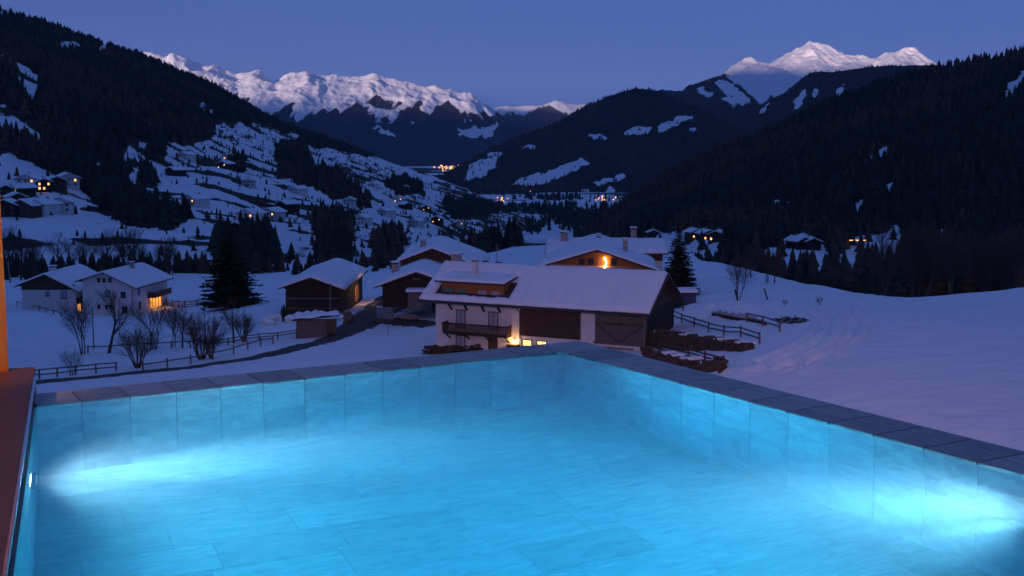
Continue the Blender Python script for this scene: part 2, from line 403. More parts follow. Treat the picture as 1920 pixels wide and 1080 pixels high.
# -- valley floor, reaching past the farthest range
M['valley'] = hill_mat('valley', (.025,.022,.022), (.04,.03,.028), .006, .6, 0)
nV = 260
vy = np.geomspace(500, 45000, nV); vx = np.linspace(-1, 1, nV)
GV = np.stack([vx[None, :]*(vy[:, None]*1.2 + 3000), np.repeat(vy[:, None], nV, 1), np.full((nV, nV), -138.0)], -1)
valley = grid_mesh('valley_floor', GV, {'snow': np.clip(.5 + (fbm(GV[...,0]/260, GV[...,1]/420, 51, 4) - .53)*3 + .45*(GV[...,1] < 1900), 0, 1)}, M['valley'])

# -- the dark hill across the valley
k0 = [(760,None,3700,-142), (1800,None,3700,-142)]
k1 = [(760,352,4600), (830,327,4600), (876,300,4600), (922,274,4600), (983,250,4600), (1044,228,4600), (1106,199,4600), (1136,185,4600), (1191,167,4600), (1212,169,4600), (1240,175,4600), (1300,200,4600), (1400,245,4600), (1500,290,4600), (1800,352,4600)]
def wooded(name, curves, x0, x1, ncol, nsub, polys, seed, amp1, amp2, m, sc1=420):
    g = loft(curves, x0, x1, ncol, nsub)
    X, Y = g[..., 0], g[..., 1]
    t = np.clip((g[..., 2] + 140)/60, 0, 1)
    g[..., 2] += ((fbm(X/sc1, Y/sc1, seed, 5, True) - .55)*amp1 + (fbm(X/60, Y/60, seed+1, 3) - .5)*amp2)*t
    a, b = project(g.reshape(-1, 3)); a = a.reshape(X.shape); b = b.reshape(X.shape)
    wa, wb = warp(a, b, seed + 5, 7, 9.0)
    s = soften(np.where(in_any(wa, wb, polys), .92, .02), 3)
    return grid_mesh(name, g, {'snow': s}, m), g, s
M['far_forest'] = hill_mat('far_forest', (.020,.021,.025), (.040,.033,.032), .014, .75, 4)
midpatch = [[(868,340),(880,310),(925,285),(942,288),(925,315),(900,335)], [(950,347),(990,330),(1060,310),(1100,298),(1107,308),(1070,325),(1010,347)], [(970,275),(1005,271),(1000,281)],
            [(1100,249),(1140,256),(1130,263),(1105,257)], [(1168,246),(1195,237),(1230,240),(1215,253),(1175,252)], [(1235,235),(1285,213),(1300,222),(1260,240),(1235,248)],
            [(1113,343),(1168,325),(1170,333),(1120,349)], [(1115,371),(1150,350),(1157,358),(1125,376)], [(1085,361),(1105,352),(1100,366)], [(1290,240),(1310,235),(1300,250)]]
hillM, GM, sM = wooded('wooded_hill', [k0, k1, behind(k1, 900, 160)], 765, 1790, 420, [110, 8], midpatch, 61, 26, 10, M['far_forest'])
l0 = [(1100,None,4300,-142), (2200,None,4300,-142)]
l1 = [(1100,345,5600), (1160,322,5600), (1240,257,5600), (1300,230,5600), (1400,210,5600), (1470,174,5600), (1519,140,5600), (1560,139,5600), (1624,126,5600), (1730,124,5600), (1800,130,5600), (2200,180,5600)]
ridgepatch = [[(1488,205),(1495,180),(1514,163),(1506,195),(1494,208)], [(1563,188),(1570,165),(1584,155),(1576,182)], [(1352,258),(1375,243),(1374,256)], [(1275,268),(1310,247),(1300,259)], [(1420,205),(1440,195),(1430,215)], [(1524,168),(1534,165),(1528,185)]]
hillN, GN, sN = wooded('wooded_ridge', [l0, l1, behind(l1, 900, 200)], 1105, 2190, 380, [100, 8], ridgepatch, 71, 34, 10, M['far_forest'])

# -- snow ranges
def snow_range(name, curves, x0, x1, ncol, nsub, seed, amp, line, soft, extra, m, sc1, vst=2.2):
    g = loft(curves, x0, x1, ncol, nsub)
    X, Y, Z = g[..., 0], g[..., 1], g[..., 2].copy()
    t = np.clip((Z + 140)/250, 0, 1)
    rid = .6*fbm(X/sc1, Y/(sc1*vst), seed, 6, True) + .4*fbm(X/(sc1*.3) + .4*Y/sc1, Y/(sc1*.9), seed + 2, 5, True)
    g[..., 2] += (rid - .62)*amp*t
    a, b = project(g.reshape(-1, 3)); a = a.reshape(X.shape); b = b.reshape(X.shape)
    ln = np.interp(a, [p[0] for p in line], [p[1] for p in line])
    gul = fbm(X/(sc1*.11), Y/(sc1*1.3), seed + 9, 4)
    s = np.clip(.5 + (ln - b)/soft + (gul - .5)*2.4 + (rid - .62)*2.2, 0, 1)
    s = np.where(in_any(*warp(a, b, seed + 5, 9, 10.0), extra), .85, s)
    return grid_mesh(name, g, {'snow': s}, m)
M['alpine'] = hill_mat('alpine', (.016,.018,.024), (.035,.032,.036), .008, .25, 10, snow=(.86,.86,.88))
p0 = [(1100,None,6400,-142), (2200,None,6400,-142)]
p05 = [(1100,290,7300), (1241,235,7300), (1346,205,7300), (1450,190,7300), (1600,180,7300), (2200,230,7300)]
p1 = [(1100,270,8500), (1150,240,8500), (1241,175,8500), (1300,151,8500), (1346,131,8500), (1399,113,8500), (1425,117,8500), (1444,119,8500), (1477,98,8500), (1500,93,8500), (1519,86,8500), (1549,99,8500), (1600,103,8500), (1642,106,8500), (1670,97,8500), (1695,91,8500), (1720,103,8500), (1755,122,8500), (1850,150,8500), (2200,190,8500)]
snow_range('snow_peak', [p0, p05, p1, behind(p1, 1500, 300)], 1105, 2190, 460, [40, 90, 8], 81, 240, [(1100,80), (1260,115), (1310,150), (1380,170), (1470,185), (1550,175), (1650,155), (1700,145), (1760,140), (2200,150)], 38, [], M['alpine'], 620, 1.6)
q0 = [(-100,None,8800,-142), (1200,None,8800,-142)]
q05 = [(-100,190,10500), (450,205,10500), (560,196,10500), (640,215,10500), (720,240,10500), (800,236,10500), (900,262,10500), (1000,300,10500), (1200,330,10500)]
q1 = [(-100,70,12500), (200,88,12500), (269,93,12500), (283,93,12500), (312,104,12500), (325,98,12500), (383,118,12500), (408,121,12500), (442,135,12500), (471,129,12500), (487,130,12500), (515,146,12500), (546,137,12500), (575,134,12500), (608,141,12500), (629,140,12500), (658,146,12500), (700,142,12500), (729,146,12500), (771,150,12500), (800,161,12500), (817,160,12500), (850,171,12500), (883,181,12500), (900,197,12500), (925,210,12500), (960,225,12500), (1000,242,12500), (1060,265,12500), (1200,320,12500)]
snow_range('snow_range', [q0, q05, q1, behind(q1, 2500, 500)], -90, 1190, 560, [50, 90, 8], 91, 190, [(-100,200), (400,185), (480,190), (560,212), (640,205), (720,200), (800,205), (870,212), (920,218), (960,205), (1200,150)], 34,
           [[(860,245),(930,232),(925,255),(880,262)], [(700,235),(730,245),(745,258),(715,250)], [(670,195),(700,198),(690,206)]], M['alpine'], 800, 1.6)
r0 = [(780,None,14000,-142), (1300,None,14000,-142)]
r1 = [(780,240,18000), (850,218,18000), (920,207,18000), (935,198,18000), (960,199,18000), (985,200,18000), (1010,202,18000), (1040,193,18000), (1075,196,18000), (1110,195,18000), (1150,191,18000), (1300,205,18000)]
snow_range('far_range', [r0, r1, behind(r1, 3000, 500)], 785, 1290, 220, [60, 6], 101, 150, [(780,200), (920,215), (1000,205), (1080,212), (1300,210)], 40, [], M['alpine'], 1500)

# -- unseen mountain added behind the hotel to keep the low sun off the valley
bx = np.linspace(-9000, 9000, 90); byy = np.linspace(-900, -5200, 30)
BX, BY = np.meshgrid(bx, byy)
tt = np.clip((-900 - BY)/1900, 0, 1)
GB = np.stack([BX, BY, -60 + 930*tt*tt*(3-2*tt)*(.8 + .4*fbm(BX/1500, BY/1500, 111, 4)) - np.clip((-3200-BY)/2000, 0, 1)*300], -1)
grid_mesh('added_shade_mountain', GB[::-1], {'snow': np.full(BX.shape, .3)}, M['far_forest'])

# ------------------------------------------------------------------ forests on the slopes
def tree_template(levels, sides, seed):
    rnd = random.Random(seed); vs = []; fs = []
    for k in range(levels):
        z0 = .06 + .84*k/levels; z1 = min(1.0, z0 + 1.25/levels + .10); r = .24*(1 - k/levels)**.9 + .03
        if k == levels-1: z1 = 1.0
        b = len(vs)
        for i in range(sides):
            t = 2*math.pi*(i + .5*(k % 2))/sides; q = r*rnd.uniform(.7, 1.25)
            vs.append((math.cos(t)*q, math.sin(t)*q, z0 + rnd.uniform(-.03, .03)))
        vs.append((rnd.uniform(-.01, .01), rnd.uniform(-.01, .01), z1))
        for i in range(sides): fs.append((b+i, b+(i+1) % sides, b+sides))
    return np.array(vs), np.array(fs)
TEMPL = [tree_template(3, 6, i) for i in range(5)]
TEMPL_FAR = [tree_template(2, 5, 20+i) for i in range(3)]
def merged_trees(name, pts, hs, widths, tones, m, templ, label=None, cat=None):
    vs = []; fs = []; tn = []; off = 0
    which = np.random.randint(0, len(templ), len(pts))
    for k, (tv, tf) in enumerate(templ):
        sel = np.where(which == k)[0]
        if not len(sel): continue
        ang = np.random.rand(len(sel))*6.283; ca, sa = np.cos(ang), np.sin(ang)
        w = (hs[sel]*widths[sel])[:, None]
        x = (tv[None, :, 0]*ca[:, None] - tv[None, :, 1]*sa[:, None])*w
        y = (tv[None, :, 0]*sa[:, None] + tv[None, :, 1]*ca[:, None])*w
        z = tv[None, :, 2]*hs[sel][:, None]
        V = np.stack([x, y, z], -1) + pts[sel][:, None, :]
        Fk = tf[None] + (np.arange(len(sel))*len(tv))[:, None, None] + off
        vs.append(V.reshape(-1, 3)); fs.append(Fk.reshape(-1, 3)); tn.append(np.repeat(tones[sel], len(tv)))
        off += len(sel)*len(tv)
    V = np.concatenate(vs); Fc = np.concatenate(fs); T = np.concatenate(tn)
    me = bpy.data.meshes.new(name)
    me.vertices.add(len(V)); me.vertices.foreach_set('co', V.reshape(-1).astype(np.float32))
    me.loops.add(Fc.size); me.polygons.add(len(Fc))
    me.loops.foreach_set('vertex_index', Fc.reshape(-1).astype(np.int32))
    me.polygons.foreach_set('loop_start', (np.arange(len(Fc))*3).astype(np.int32))
    me.update(calc_edges=True)
    a = me.attributes.new('tone', 'FLOAT', 'POINT'); a.data.foreach_set('value', T.astype(np.float32))
    o = link(name, me, None, m); tag(o, label, cat, kind='stuff')
    return o
def forest_mat():
    m = bpy.data.materials.new('conifers'); m.use_nodes = True
    nt = m.node_tree; b = nt.nodes['Principled BSDF']; b.inputs['Roughness'].default_value = .9; b.inputs['Specular IOR Level'].default_value = .1
    a = nt.nodes.new('ShaderNodeAttribute'); a.attribute_name = 'tone'
    r = nt.nodes.new('ShaderNodeValToRGB'); e = r.color_ramp.elements
    e[0].position = 0; e[0].color = (.020,.027,.022,1); e[1].position = 1; e[1].color = (.125,.068,.045,1)
    e2 = r.color_ramp.elements.new(.55); e2.color = (.045,.054,.038,1)
    nt.links.new(a.outputs['Fac'], r.inputs[0]); nt.links.new(r.outputs[0], b.inputs['Base Color'])
    return m
M['conifers'] = forest_mat()
def scatter(g, w, n, seed):
    """n random points on a terrain grid, weighted by cell area and w"""
    rs = np.random.RandomState(seed)
    a = g[1:, :-1] - g[:-1, :-1]; b = g[:-1, 1:] - g[:-1, :-1]
    area = np.linalg.norm(np.cross(a, b), axis=-1)*w[:-1, :-1]
    p = (area/area.sum()).reshape(-1)
    c = rs.choice(len(p), n, p=p); i, j = np.divmod(c, g.shape[1]-1)
    u = rs.rand(n)[:, None]; v = rs.rand(n)[:, None]
    P = (g[i, j]*(1-u) + g[i+1, j]*u)*(1-v) + (g[i, j+1]*(1-u) + g[i+1, j+1]*u)*v
    return P
def plant(name, g, w, n, seed, h0, h1, larch, label, templ=TEMPL):
    P = scatter(g, w, n, seed); rs = np.random.RandomState(seed+1)
    h = h0 + (h1-h0)*rs.rand(n)**1.3
    brown = fbm(P[:, 0]/140, P[:, 1]/140, seed, 3)
    tone = np.where(rs.rand(n) < np.clip((brown - .5)*3 + larch, 0, .85), .7 + .3*rs.rand(n), .55*rs.rand(n))
    P[:, 2] -= .4
    return merged_trees(name, P, h, .75 + .5*rs.rand(n), tone, M['conifers'], templ, label, 'forest')
yfar = np.clip(GL[..., 1], 400, 4000)
plant('conifer_forest', GL, fL*(pxL > -120)*(pyL > -60)*(1.0 + 600.0/yfar), 26000, 301, 8, 15, .22, 'dark conifer forest covering the long slope left of the valley')
plant('hedge_trees', GL, (~fL)*(pxL > -60)*(.25 + (snowL < .45))*(GL[..., 1] < 2900), 2200, 305, 2.5, 6.5, .45, 'scattered bushes and small trees between the snowy pastures')
wR = np.where(cR, .03, 1.0)*(pxR < 2050)*(pyR > -40)*(pyR < 560)
plant('spruce_forest', GR, wR*1.0, 24000, 311, 8, 15, .34, 'dark spruce and larch forest on the steep slope right of the valley')
plant('hill_forest', GM, np.where(sM < .4, 1.0, .12), 16000, 321, 8, 14, .2, 'dark forest on the rounded hill in the middle distance', TEMPL_FAR)
plant('ridge_forest', GN, np.where(sN < .4, 1.0, .1), 12000, 331, 8, 14, .2, 'dark forest on the ridge below the snow peak', TEMPL_FAR)
# trees behind the snow crest on the right and the groves down in the valley
def grove(name, label, boxes, seed, h0, h1, larch=.1):
    rs = np.random.RandomState(seed); P = []
    for (x0, x1, y0, y1, Ya, Yb, n) in boxes:
        for _ in range(n):
            u, v = rs.rand(), rs.rand(); Y = Ya + (Yb-Ya)*v
            P.append(at(x0 + (x1-x0)*u, y0 + (y1-y0)*v, Y))
    P = np.array([tuple(p) for p in P]); n = len(P)
    tone = np.where(rs.rand(n) < larch, .6 + .4*rs.rand(n), .5*rs.rand(n))
    return merged_trees(name, P, h0 + (h1-h0)*rs.rand(n), .7 + .5*rs.rand(n), tone, M['conifers'], TEMPL, label, 'forest')

TEMPL_NEAR = [tree_template(8, 9, 40 + i) for i in range(5)]
def grove_on_ground(name, label, spots, seed, h0, h1, larch=.1):
    rs = np.random.RandomState(seed); P = []
    for (x0, x1, Ya, Yb, n) in spots:
        for _ in range(n):
            Y = Ya + (Yb-Ya)*rs.rand(); d = ray(x0 + (x1-x0)*rs.rand(), 480)
            X = d.x/d.y*Y; P.append((X, Y, gz(X, Y) - .3))
    P = np.array(P); n = len(P)
    tone = np.where(rs.rand(n) < larch, .6 + .4*rs.rand(n), .5*rs.rand(n))
    return merged_trees(name, P, h0 + (h1-h0)*rs.rand(n), .7 + .5*rs.rand(n), tone, M['conifers'], TEMPL_NEAR, label, 'forest')
grove_on_ground('valley_grove', 'dense dark spruce grove behind the snowy farm roofs', [(862,975,500,620,170)], 401, 15, 23)
rsv = np.random.RandomState(77); vp = []
for (x, y, dx, dy, n) in ((1060,402,26,9,220), (1005,395,14,5,60), (1090,420,24,7,140), (960,395,10,4,40), (1040,372,40,3,110), (900,360,30,4,70), (1150,395,16,6,90), (1000,430,14,5,40)):
    for _ in range(n):
        q = at_z(x + rsv.randn()*dx, max(y + rsv.randn()*dy, 340), -138.2); vp.append(tuple(q))
vp = np.array(vp); merged_trees('valley_wood', vp, 9 + 12*rsv.rand(len(vp)), .7 + .5*rsv.rand(len(vp)), .6*rsv.rand(len(vp)), M['conifers'], TEMPL_FAR, 'dark groves on the snowy valley floor', 'forest')
grove_on_ground('young_spruces', 'young spruces in a thick row behind the snow crest', [(1480,1570,235,300,45), (1560,1640,225,260,30), (1340,1400,420,560,30)], 402, 2.5, 5.5)
grove_on_ground('crest_wood', 'dark mixed wood growing behind the edge of the snow slope', [(1690,1980,215,330,170), (1680,1980,330,450,150)], 403, 5, 12, .55)
grove_on_ground('gully_wood', 'dark wooded gully behind the white houses', [(-60,300,315,380,170), (300,520,330,390,70), (520,740,300,380,40)], 404, 3.5, 7, .4)

# ------------------------------------------------------------------ pool
Pc = at_z(1059, 659, 0); Pc.z = 0
u1 = Vector((-.861, -.509, 0)).normalized(); u2 = Vector((.509, -.861, 0)).normalized()
DEPTH = 1.42
def wall_line(Z): return Vector((-.25 - .366*Z, Z, 0))
# far coping meets left wall
wd = (wall_line(1) - wall_line(0))
def meet(p, d, q, e):
    den = d.x*e.y - d.y*e.x; t = ((q.x-p.x)*e.y - (q.y-p.y)*e.x)/den
    return p + d*t
Pb = meet(Pc, u1, wall_line(0), wd); Pn = wall_line(.9)
Pd = meet(Pn, -u1, Pc, u2)
quad = [Pc, Pb, Pn, Pd]

def stone_mat(name, c0, c1, rough=.55, streak=(1.2, 5.0, 1.2), bump=.002, var=.22):
    """split-face quartzite: slanting streaks, each piece its own shade"""
    m = bpy.data.materials.new(name); m.use_nodes = True
    nt = m.node_tree; b = nt.nodes['Principled BSDF']; b.inputs['Roughness'].default_value = rough
    t = nt.nodes.new('ShaderNodeTexCoord'); oi = nt.nodes.new('ShaderNodeObjectInfo')
    ofs = nt.nodes.new('ShaderNodeVectorMath'); ofs.operation = 'ADD'
    sc_ = nt.nodes.new('ShaderNodeMath'); sc_.operation = 'MULTIPLY'; sc_.inputs[1].default_value = 37.0
    nt.links.new(oi.outputs['Random'], sc_.inputs[0]); nt.links.new(t.outputs['Object'], ofs.inputs[0]); nt.links.new(sc_.outputs[0], ofs.inputs[1])
    mp = nt.nodes.new('ShaderNodeMapping'); mp.inputs['Rotation'].default_value = (.3, .5, .45); mp.inputs['Scale'].default_value = streak
    nt.links.new(ofs.outputs[0], mp.inputs[0])
    n = nt.nodes.new('ShaderNodeTexNoise'); n.inputs['Scale'].default_value = 5; n.inputs['Detail'].default_value = 9; n.inputs['Roughness'].default_value = .7; n.inputs['Distortion'].default_value = .8
    nt.links.new(mp.outputs[0], n.inputs['Vector'])
    r = nt.nodes.new('ShaderNodeValToRGB'); r.color_ramp.elements[0].position = .32; r.color_ramp.elements[1].position = .70
    r.color_ramp.elements[0].color = (*c0, 1); r.color_ramp.elements[1].color = (*c1, 1)
    nt.links.new(n.outputs['Fac'], r.inputs[0])
    v = nt.nodes.new('ShaderNodeMapRange'); v.inputs[3].default_value = 1 - var; v.inputs[4].default_value = 1 + var
    nt.links.new(oi.outputs['Random'], v.inputs[0])
    hs = nt.nodes.new('ShaderNodeHueSaturation'); nt.links.new(v.outputs[0], hs.inputs['Value']); nt.links.new(r.outputs[0], hs.inputs['Color'])
    nt.links.new(hs.outputs[0], b.inputs['Base Color'])
    bp = nt.nodes.new('ShaderNodeBump'); bp.inputs['Distance'].default_value = bump
    nt.links.new(n.outputs['Fac'], bp.inputs['Height']); nt.links.new(bp.outputs[0], b.inputs['Normal'])
    return m
M['quartzite'] = stone_mat('quartzite', (.21,.22,.23), (.46,.46,.45), var=.13, bump=.003)
M['coping'] = stone_mat('coping', (.26,.27,.28), (.56,.56,.55), .6, bump=.006, var=.22)
M['grout'] = mat('grout', (.10,.11,.12), .9)
M['granite'] = mat('granite', (.14,.06,.04), .55, (.22,.10,.07), 60, .001, 90)

pool = empty('infinity_pool', (0, 0, 0))
tag(pool, 'stone tiled infinity pool glowing blue under the water, with grey coping', 'pool')
sh = MB()
def slab(mb, p, q, inner, outer, z0, z1):
    """wall piece from p to q along one pool side, from inner to outer offset (outward)"""
    d = (q - p).normalized(); n = Vector((d.y, -d.x, 0))
    cen = sum(quad, Vector())/4
    if (p + n - cen).length < (p - n - cen).length: n = -n
    a, b, c, e = p + n*inner, q + n*inner, q + n*outer, p + n*outer
    vs = [Vector((v.x, v.y, z)) for z in (z0, z1) for v in (a, b, c, e)]
    fs = [(0,1,2,3), (4,7,6,5), (0,4,5,1), (1,5,6,2), (2,6,7,3), (3,7,4,0)]
    mb.add(vs, fs); return d, n
COP = .34
for p, q in ((Pc, Pb), (Pd, Pc), (Pn, Pd)):
    d = (q - p).normalized(); slab(sh, p - d*.36, q + d*.36, .012, COP - .03, -11.0, -.031)
slab(sh, Pb, Pn, .012, .30, -11.0, .05)
sh.add([v + Vector((0, 0, z)) for z in (-1.7, -DEPTH - .014) for v in (Pc*1.0, Pb, Pn, Pd)], [(3,2,1,0), (4,5,6,7), (0,1,5,4), (1,2,6,5), (2,3,7,6), (3,0,4,7)])
sh.build('basin_shell', M['grout'], pool)

def tile_mesh(name, w, h, t, m, bev=.0015):
    b = MB(); b.box(-w/2, w/2, 0, t, -h/2, h/2)
    me = b.mesh(name); me.materials.append(m); return me
def place(name, me, origin, ax, ay, az, parent):
    o = bpy.data.objects.new(name, me); C.objects.link(o)
    o.matrix_world = Matrix(((ax.x, ay.x, az.x, origin.x), (ax.y, ay.y, az.y, origin.y), (ax.z, ay.z, az.z, origin.z), (0, 0, 0, 1)))
    o.parent = parent
    return o
UP = Vector((0, 0, 1))
def tile_side(p, q, first, wid, rows, n_out, cop=True, cop_z=0.0):
    """tiles on one pool side (from p to q); joints start 'first' from p"""
    d = (q - p).normalized(); L = (q - p).length
    edges = [0.0]; s = first
    while s < L - .01: edges.append(s); s += wid
    edges.append(L)
    for a, b in zip(edges[:-1], edges[1:]):
        w = b - a - .004
        if w < .02: continue
        me = tile_mesh('wall_tile', w, rows[0] - .003, .012, M['quartzite'])
        for k in range(len(rows)):
            zc = -sum(rows[:k]) - rows[k]/2 - .003
            if abs(rows[k] - rows[0]) > 1e-6: mk = tile_mesh('wall_tile', w, rows[k] - .003, .012, M['quartzite'])
            else: mk = me
            place('wall_tile', mk, p + d*((a+b)/2) + UP*zc, d, n_out, UP if d.cross(n_out).z > 0 else UP, pool)
        if cop:
            b_ = MB(); b_.box(-w/2 + .003, w/2 - .003, -.012, COP, -.030, 0)
            mc = b_.mesh('coping_stone'); mc.materials.append(M['coping'])
            place('coping_stone', mc, p + d*((a+b)/2) + UP*cop_z, d, n_out, UP, pool)
rows = [.70, .72]
tile_side(Pc, Pb, .072, .26, rows, -u2, True, 0.0)
tile_side(Pc, Pd, .072, .3016, rows, -u1, True, 0.0)
# mitred corner stone
cb = MB(); cs = [Vector((0,0,0)), -u2*COP, -u2*COP - u1*COP, -u1*COP]
cb.add([Pc + v + UP*z for z in (-.03, 0.0) for v in cs], [(3,2,1,0), (4,5,6,7), (0,1,5,4), (1,2,6,5), (2,3,7,6), (3,0,4,7)])
cb.build('coping_stone', M['coping'], pool)
ln = Vector((wd.y, -wd.x, 0)).normalized()
if ln.x > 0: ln = -ln
tile_side(Pb, Pn, .2, .6, rows, ln, False)
tile_side(Pn, Pd, .3, .6, rows, u2, False)
# floor tiles in running bond, a little askew to the walls
fr = Vector((math.sin(R(66)), math.cos(R(66)), 0)); fs_ = Vector((-fr.y, fr.x, 0))
ft = MB(); ft.box(-.2985, .2985, -.1485, .1485, -.012, 0); ft_me = ft.mesh('floor_tile'); ft_me.materials.append(M['quartzite'])
qx = [v.x for v in quad]; qy = [v.y for v in quad]
def inside(p, grow=0.0):
    r = False
    for i in range(4):
        a, b = quad[i], quad[(i+1) % 4]
        if (a.y > p.y) != (b.y > p.y) and p.x < (b.x-a.x)*(p.y-a.y)/(b.y-a.y) + a.x: r = not r
    return r
org = Pc.copy()
for i in range(-30, 31):
    for j in range(-22, 23):
        c = org + fs_*(i*.30) + fr*(j*.60 + (.30 if i % 2 else 0) + .12*((i*7) % 3))
        corners = [c + fr*a*.45 + fs_*b*.3 for a in (-1, 0, 1) for b in (-1, 0, 1)]
        if any(inside(k) for k in corners):
            place('floor_tile', ft_me, c + UP*(-DEPTH), fr, fs_, UP, pool)
def under(x, y, depth):
    """the point at a depth seen through the water at pixel x, y"""
    e = at_z(x, y, 0); h = Vector((e.x, e.y, 0)); i = math.atan2(h.length, CAM_Z); r = math.asin(math.sin(i)/1.333)
    g = h.normalized()*(h.length + depth*math.tan(r)); return Vector((g.x, g.y, -depth))
for (x, y) in ((503, 872), (873, 814)):
    p = under(x, y, DEPTH)
    dr = MB()
    for k in range(20):
        t0, t1 = 2*math.pi*k/20, 2*math.pi*(k+1)/20
        dr.add([p + Vector((math.cos(t)*r, math.sin(t)*r, z)) for (t, r, z) in ((t0,.085,.004), (t1,.085,.004), (t1,.07,.012), (t0,.07,.012))], [(0,1,2,3)])
        dr.add([p + Vector((math.cos(t0)*.07, math.sin(t0)*.07, .012)), p + Vector((math.cos(t1)*.07, math.sin(t1)*.07, .012)), p + Vector((0, 0, .014))], [(0,1,2)])
    dr.build('floor_drain', M['steel'], pool)

# the water itself: one closed body inside the basin, brim-full
def water_mat():
    m = bpy.data.materials.new('pool_water'); m.use_nodes = True
    nt = m.node_tree; nt.nodes.remove(nt.nodes['Principled BSDF'])
    out = nt.nodes['Material Output']
    g = nt.nodes.new('ShaderNodeBsdfGlass'); g.inputs['IOR'].default_value = 1.333; g.inputs['Roughness'].default_value = 0.0
    g.inputs['Color'].default_value = (.98,.99,1,1)
    t = nt.nodes.new('ShaderNodeTexCoord'); n = nt.nodes.new('ShaderNodeTexNoise'); n.inputs['Scale'].default_value = 2.2; n.inputs['Detail'].default_value = 3
    nt.links.new(t.outputs['Object'], n.inputs['Vector'])
    bp = nt.nodes.new('ShaderNodeBump'); bp.inputs['Distance'].default_value = .003; bp.inputs['Strength'].default_value = .07
    nt.links.new(n.outputs['Fac'], bp.inputs['Height']); nt.links.new(bp.outputs[0], g.inputs['Normal'])
    nt.links.new(g.outputs[0], out.inputs['Surface'])
    ab = nt.nodes.new('ShaderNodeVolumeAbsorption'); ab.inputs['Color'].default_value = (.0,.77,.91,1); ab.inputs['Density'].default_value = .82
    sca = nt.nodes.new('ShaderNodeVolumeScatter'); sca.inputs['Color'].default_value = (.80,.94,1,1); sca.inputs['Density'].default_value = .15; sca.inputs['Anisotropy'].default_value = .15
    add = nt.nodes.new('ShaderNodeAddShader')
    nt.links.new(ab.outputs[0], add.inputs[0]); nt.links.new(sca.outputs[0], add.inputs[1]); nt.links.new(add.outputs[0], out.inputs['Volume'])
    return m
M['water'] = water_mat()
wq = [Pc - u2*.006 - u1*.006, Pb - u2*.006 + ln*.006, Pn + ln*.006 + u2*.006, Pd - u1*.006 + u2*.006]
wb = MB(); wb.add([Vector((v.x, v.y, z)) for z in (-DEPTH - .3, -.008) for v in wq], [(0,1,2,3), (7,6,5,4), (0,4,5,1), (1,5,6,2), (2,6,7,3), (3,7,4,0)])
wo = wb.build('pool_water', M['water']); tag(wo, kind='structure')
_bm = bmesh.new(); _bm.from_mesh(wo.data); bmesh.ops.recalc_face_normals(_bm, faces=_bm.faces); _bm.to_mesh(wo.data); _bm.free()

M['pool_lens'] = mat('pool_lens', (.8,.9,1), .3, emit=(.75,.92,1), estr=14)
def pool_light(p, d, power, spread, label, blend=1.0, col=(.22, .74, 1.0), beam=0):
    """round fixture flush in the pool wall at p, shining along d"""
    t = empty('underwater_light', p); d = d.normalized()
    a = d.orthogonal().normalized(); b = d.cross(a)
    ring = MB(); lens = MB(); N = 24
    for k in range(N):
        t0, t1 = 2*math.pi*k/N, 2*math.pi*(k+1)/N
        for (r0, z0, r1, z1) in ((.095,.0,.095,.02), (.095,.02,.07,.024), (.07,.024,.07,.012)):
            ring.add([a*math.cos(t0)*r0 + b*math.sin(t0)*r0 + d*z0, a*math.cos(t1)*r0 + b*math.sin(t1)*r0 + d*z0, a*math.cos(t1)*r1 + b*math.sin(t1)*r1 + d*z1, a*math.cos(t0)*r1 + b*math.sin(t0)*r1 + d*z1], [(0,1,2,3)])
        lens.add([a*math.cos(t0)*.069 + b*math.sin(t0)*.069 + d*.014, a*math.cos(t1)*.069 + b*math.sin(t1)*.069 + d*.014, d*.02], [(0,1,2)])
    ring.build('ring', M['steel'], t); lens.build('lens', M['pool_lens'], t)
    L = bpy.data.lights.new('underwater_lamp', 'SPOT'); L.energy = power; L.color = col; L.spot_size = R(spread); L.spot_blend = blend; L.shadow_soft_size = .05
    o = bpy.data.objects.new('lamp', L); C.objects.link(o); o.parent = t; o.location = d*.05
    o.rotation_euler = (-d).to_track_quat('Z', 'Y').to_euler()
    if beam:                                              # the narrow bright core of the fitting
        L = bpy.data.lights.new('underwater_beam', 'SPOT'); L.energy = beam; L.color = col; L.spot_size = R(44); L.spot_blend = 1.0; L.shadow_soft_size = .04
        o = bpy.data.objects.new('beam', L); C.objects.link(o); o.parent = t; o.location = d*.05
        o.rotation_euler = (-(d + Vector((0, 0, .11)))).to_track_quat('Z', 'Y').to_euler()
    tag(t, label, 'pool light'); return t
lw = wall_line(5.35); rin = -ln
pool_light(Vector((lw.x, lw.y, -.42)) + rin*.001, rin + Vector((0, 0, -.05)), 105, 165, 'round underwater light shining from the pool wall beside the brown ledge', 1.0, (.62, .86, 1.0), 560)
pr = Pc + u2*3.72
pool_light(Vector((pr.x, pr.y, -.45)) + u1*.001, u1*.8 - u2*.5 + Vector((0, 0, .05)), 170, 135, 'round underwater light glaring from the long pool wall under the grey coping', 1.0, (.55, .84, 1.0), 260)
ll = wall_line(3.0)  # fill light added out of view to brighten the near floor
pool_light(Vector((ll.x, ll.y, -.5)) + rin*.001, rin*.9 + wd.normalized()*.15 + Vector((0, 0, .02)), 75, 150, 'added underwater fill light, out of view low in the ledge wall near the terrace')
nn = Pn - u1*2.3  # second unseen fill light, added for the general glow
pool_light(Vector((nn.x, nn.y, -.5)) - u2*.001, -u2 + Vector((0, 0, .12)), 22, 120, 'added underwater fill light, out of view in the wall below the terrace side')

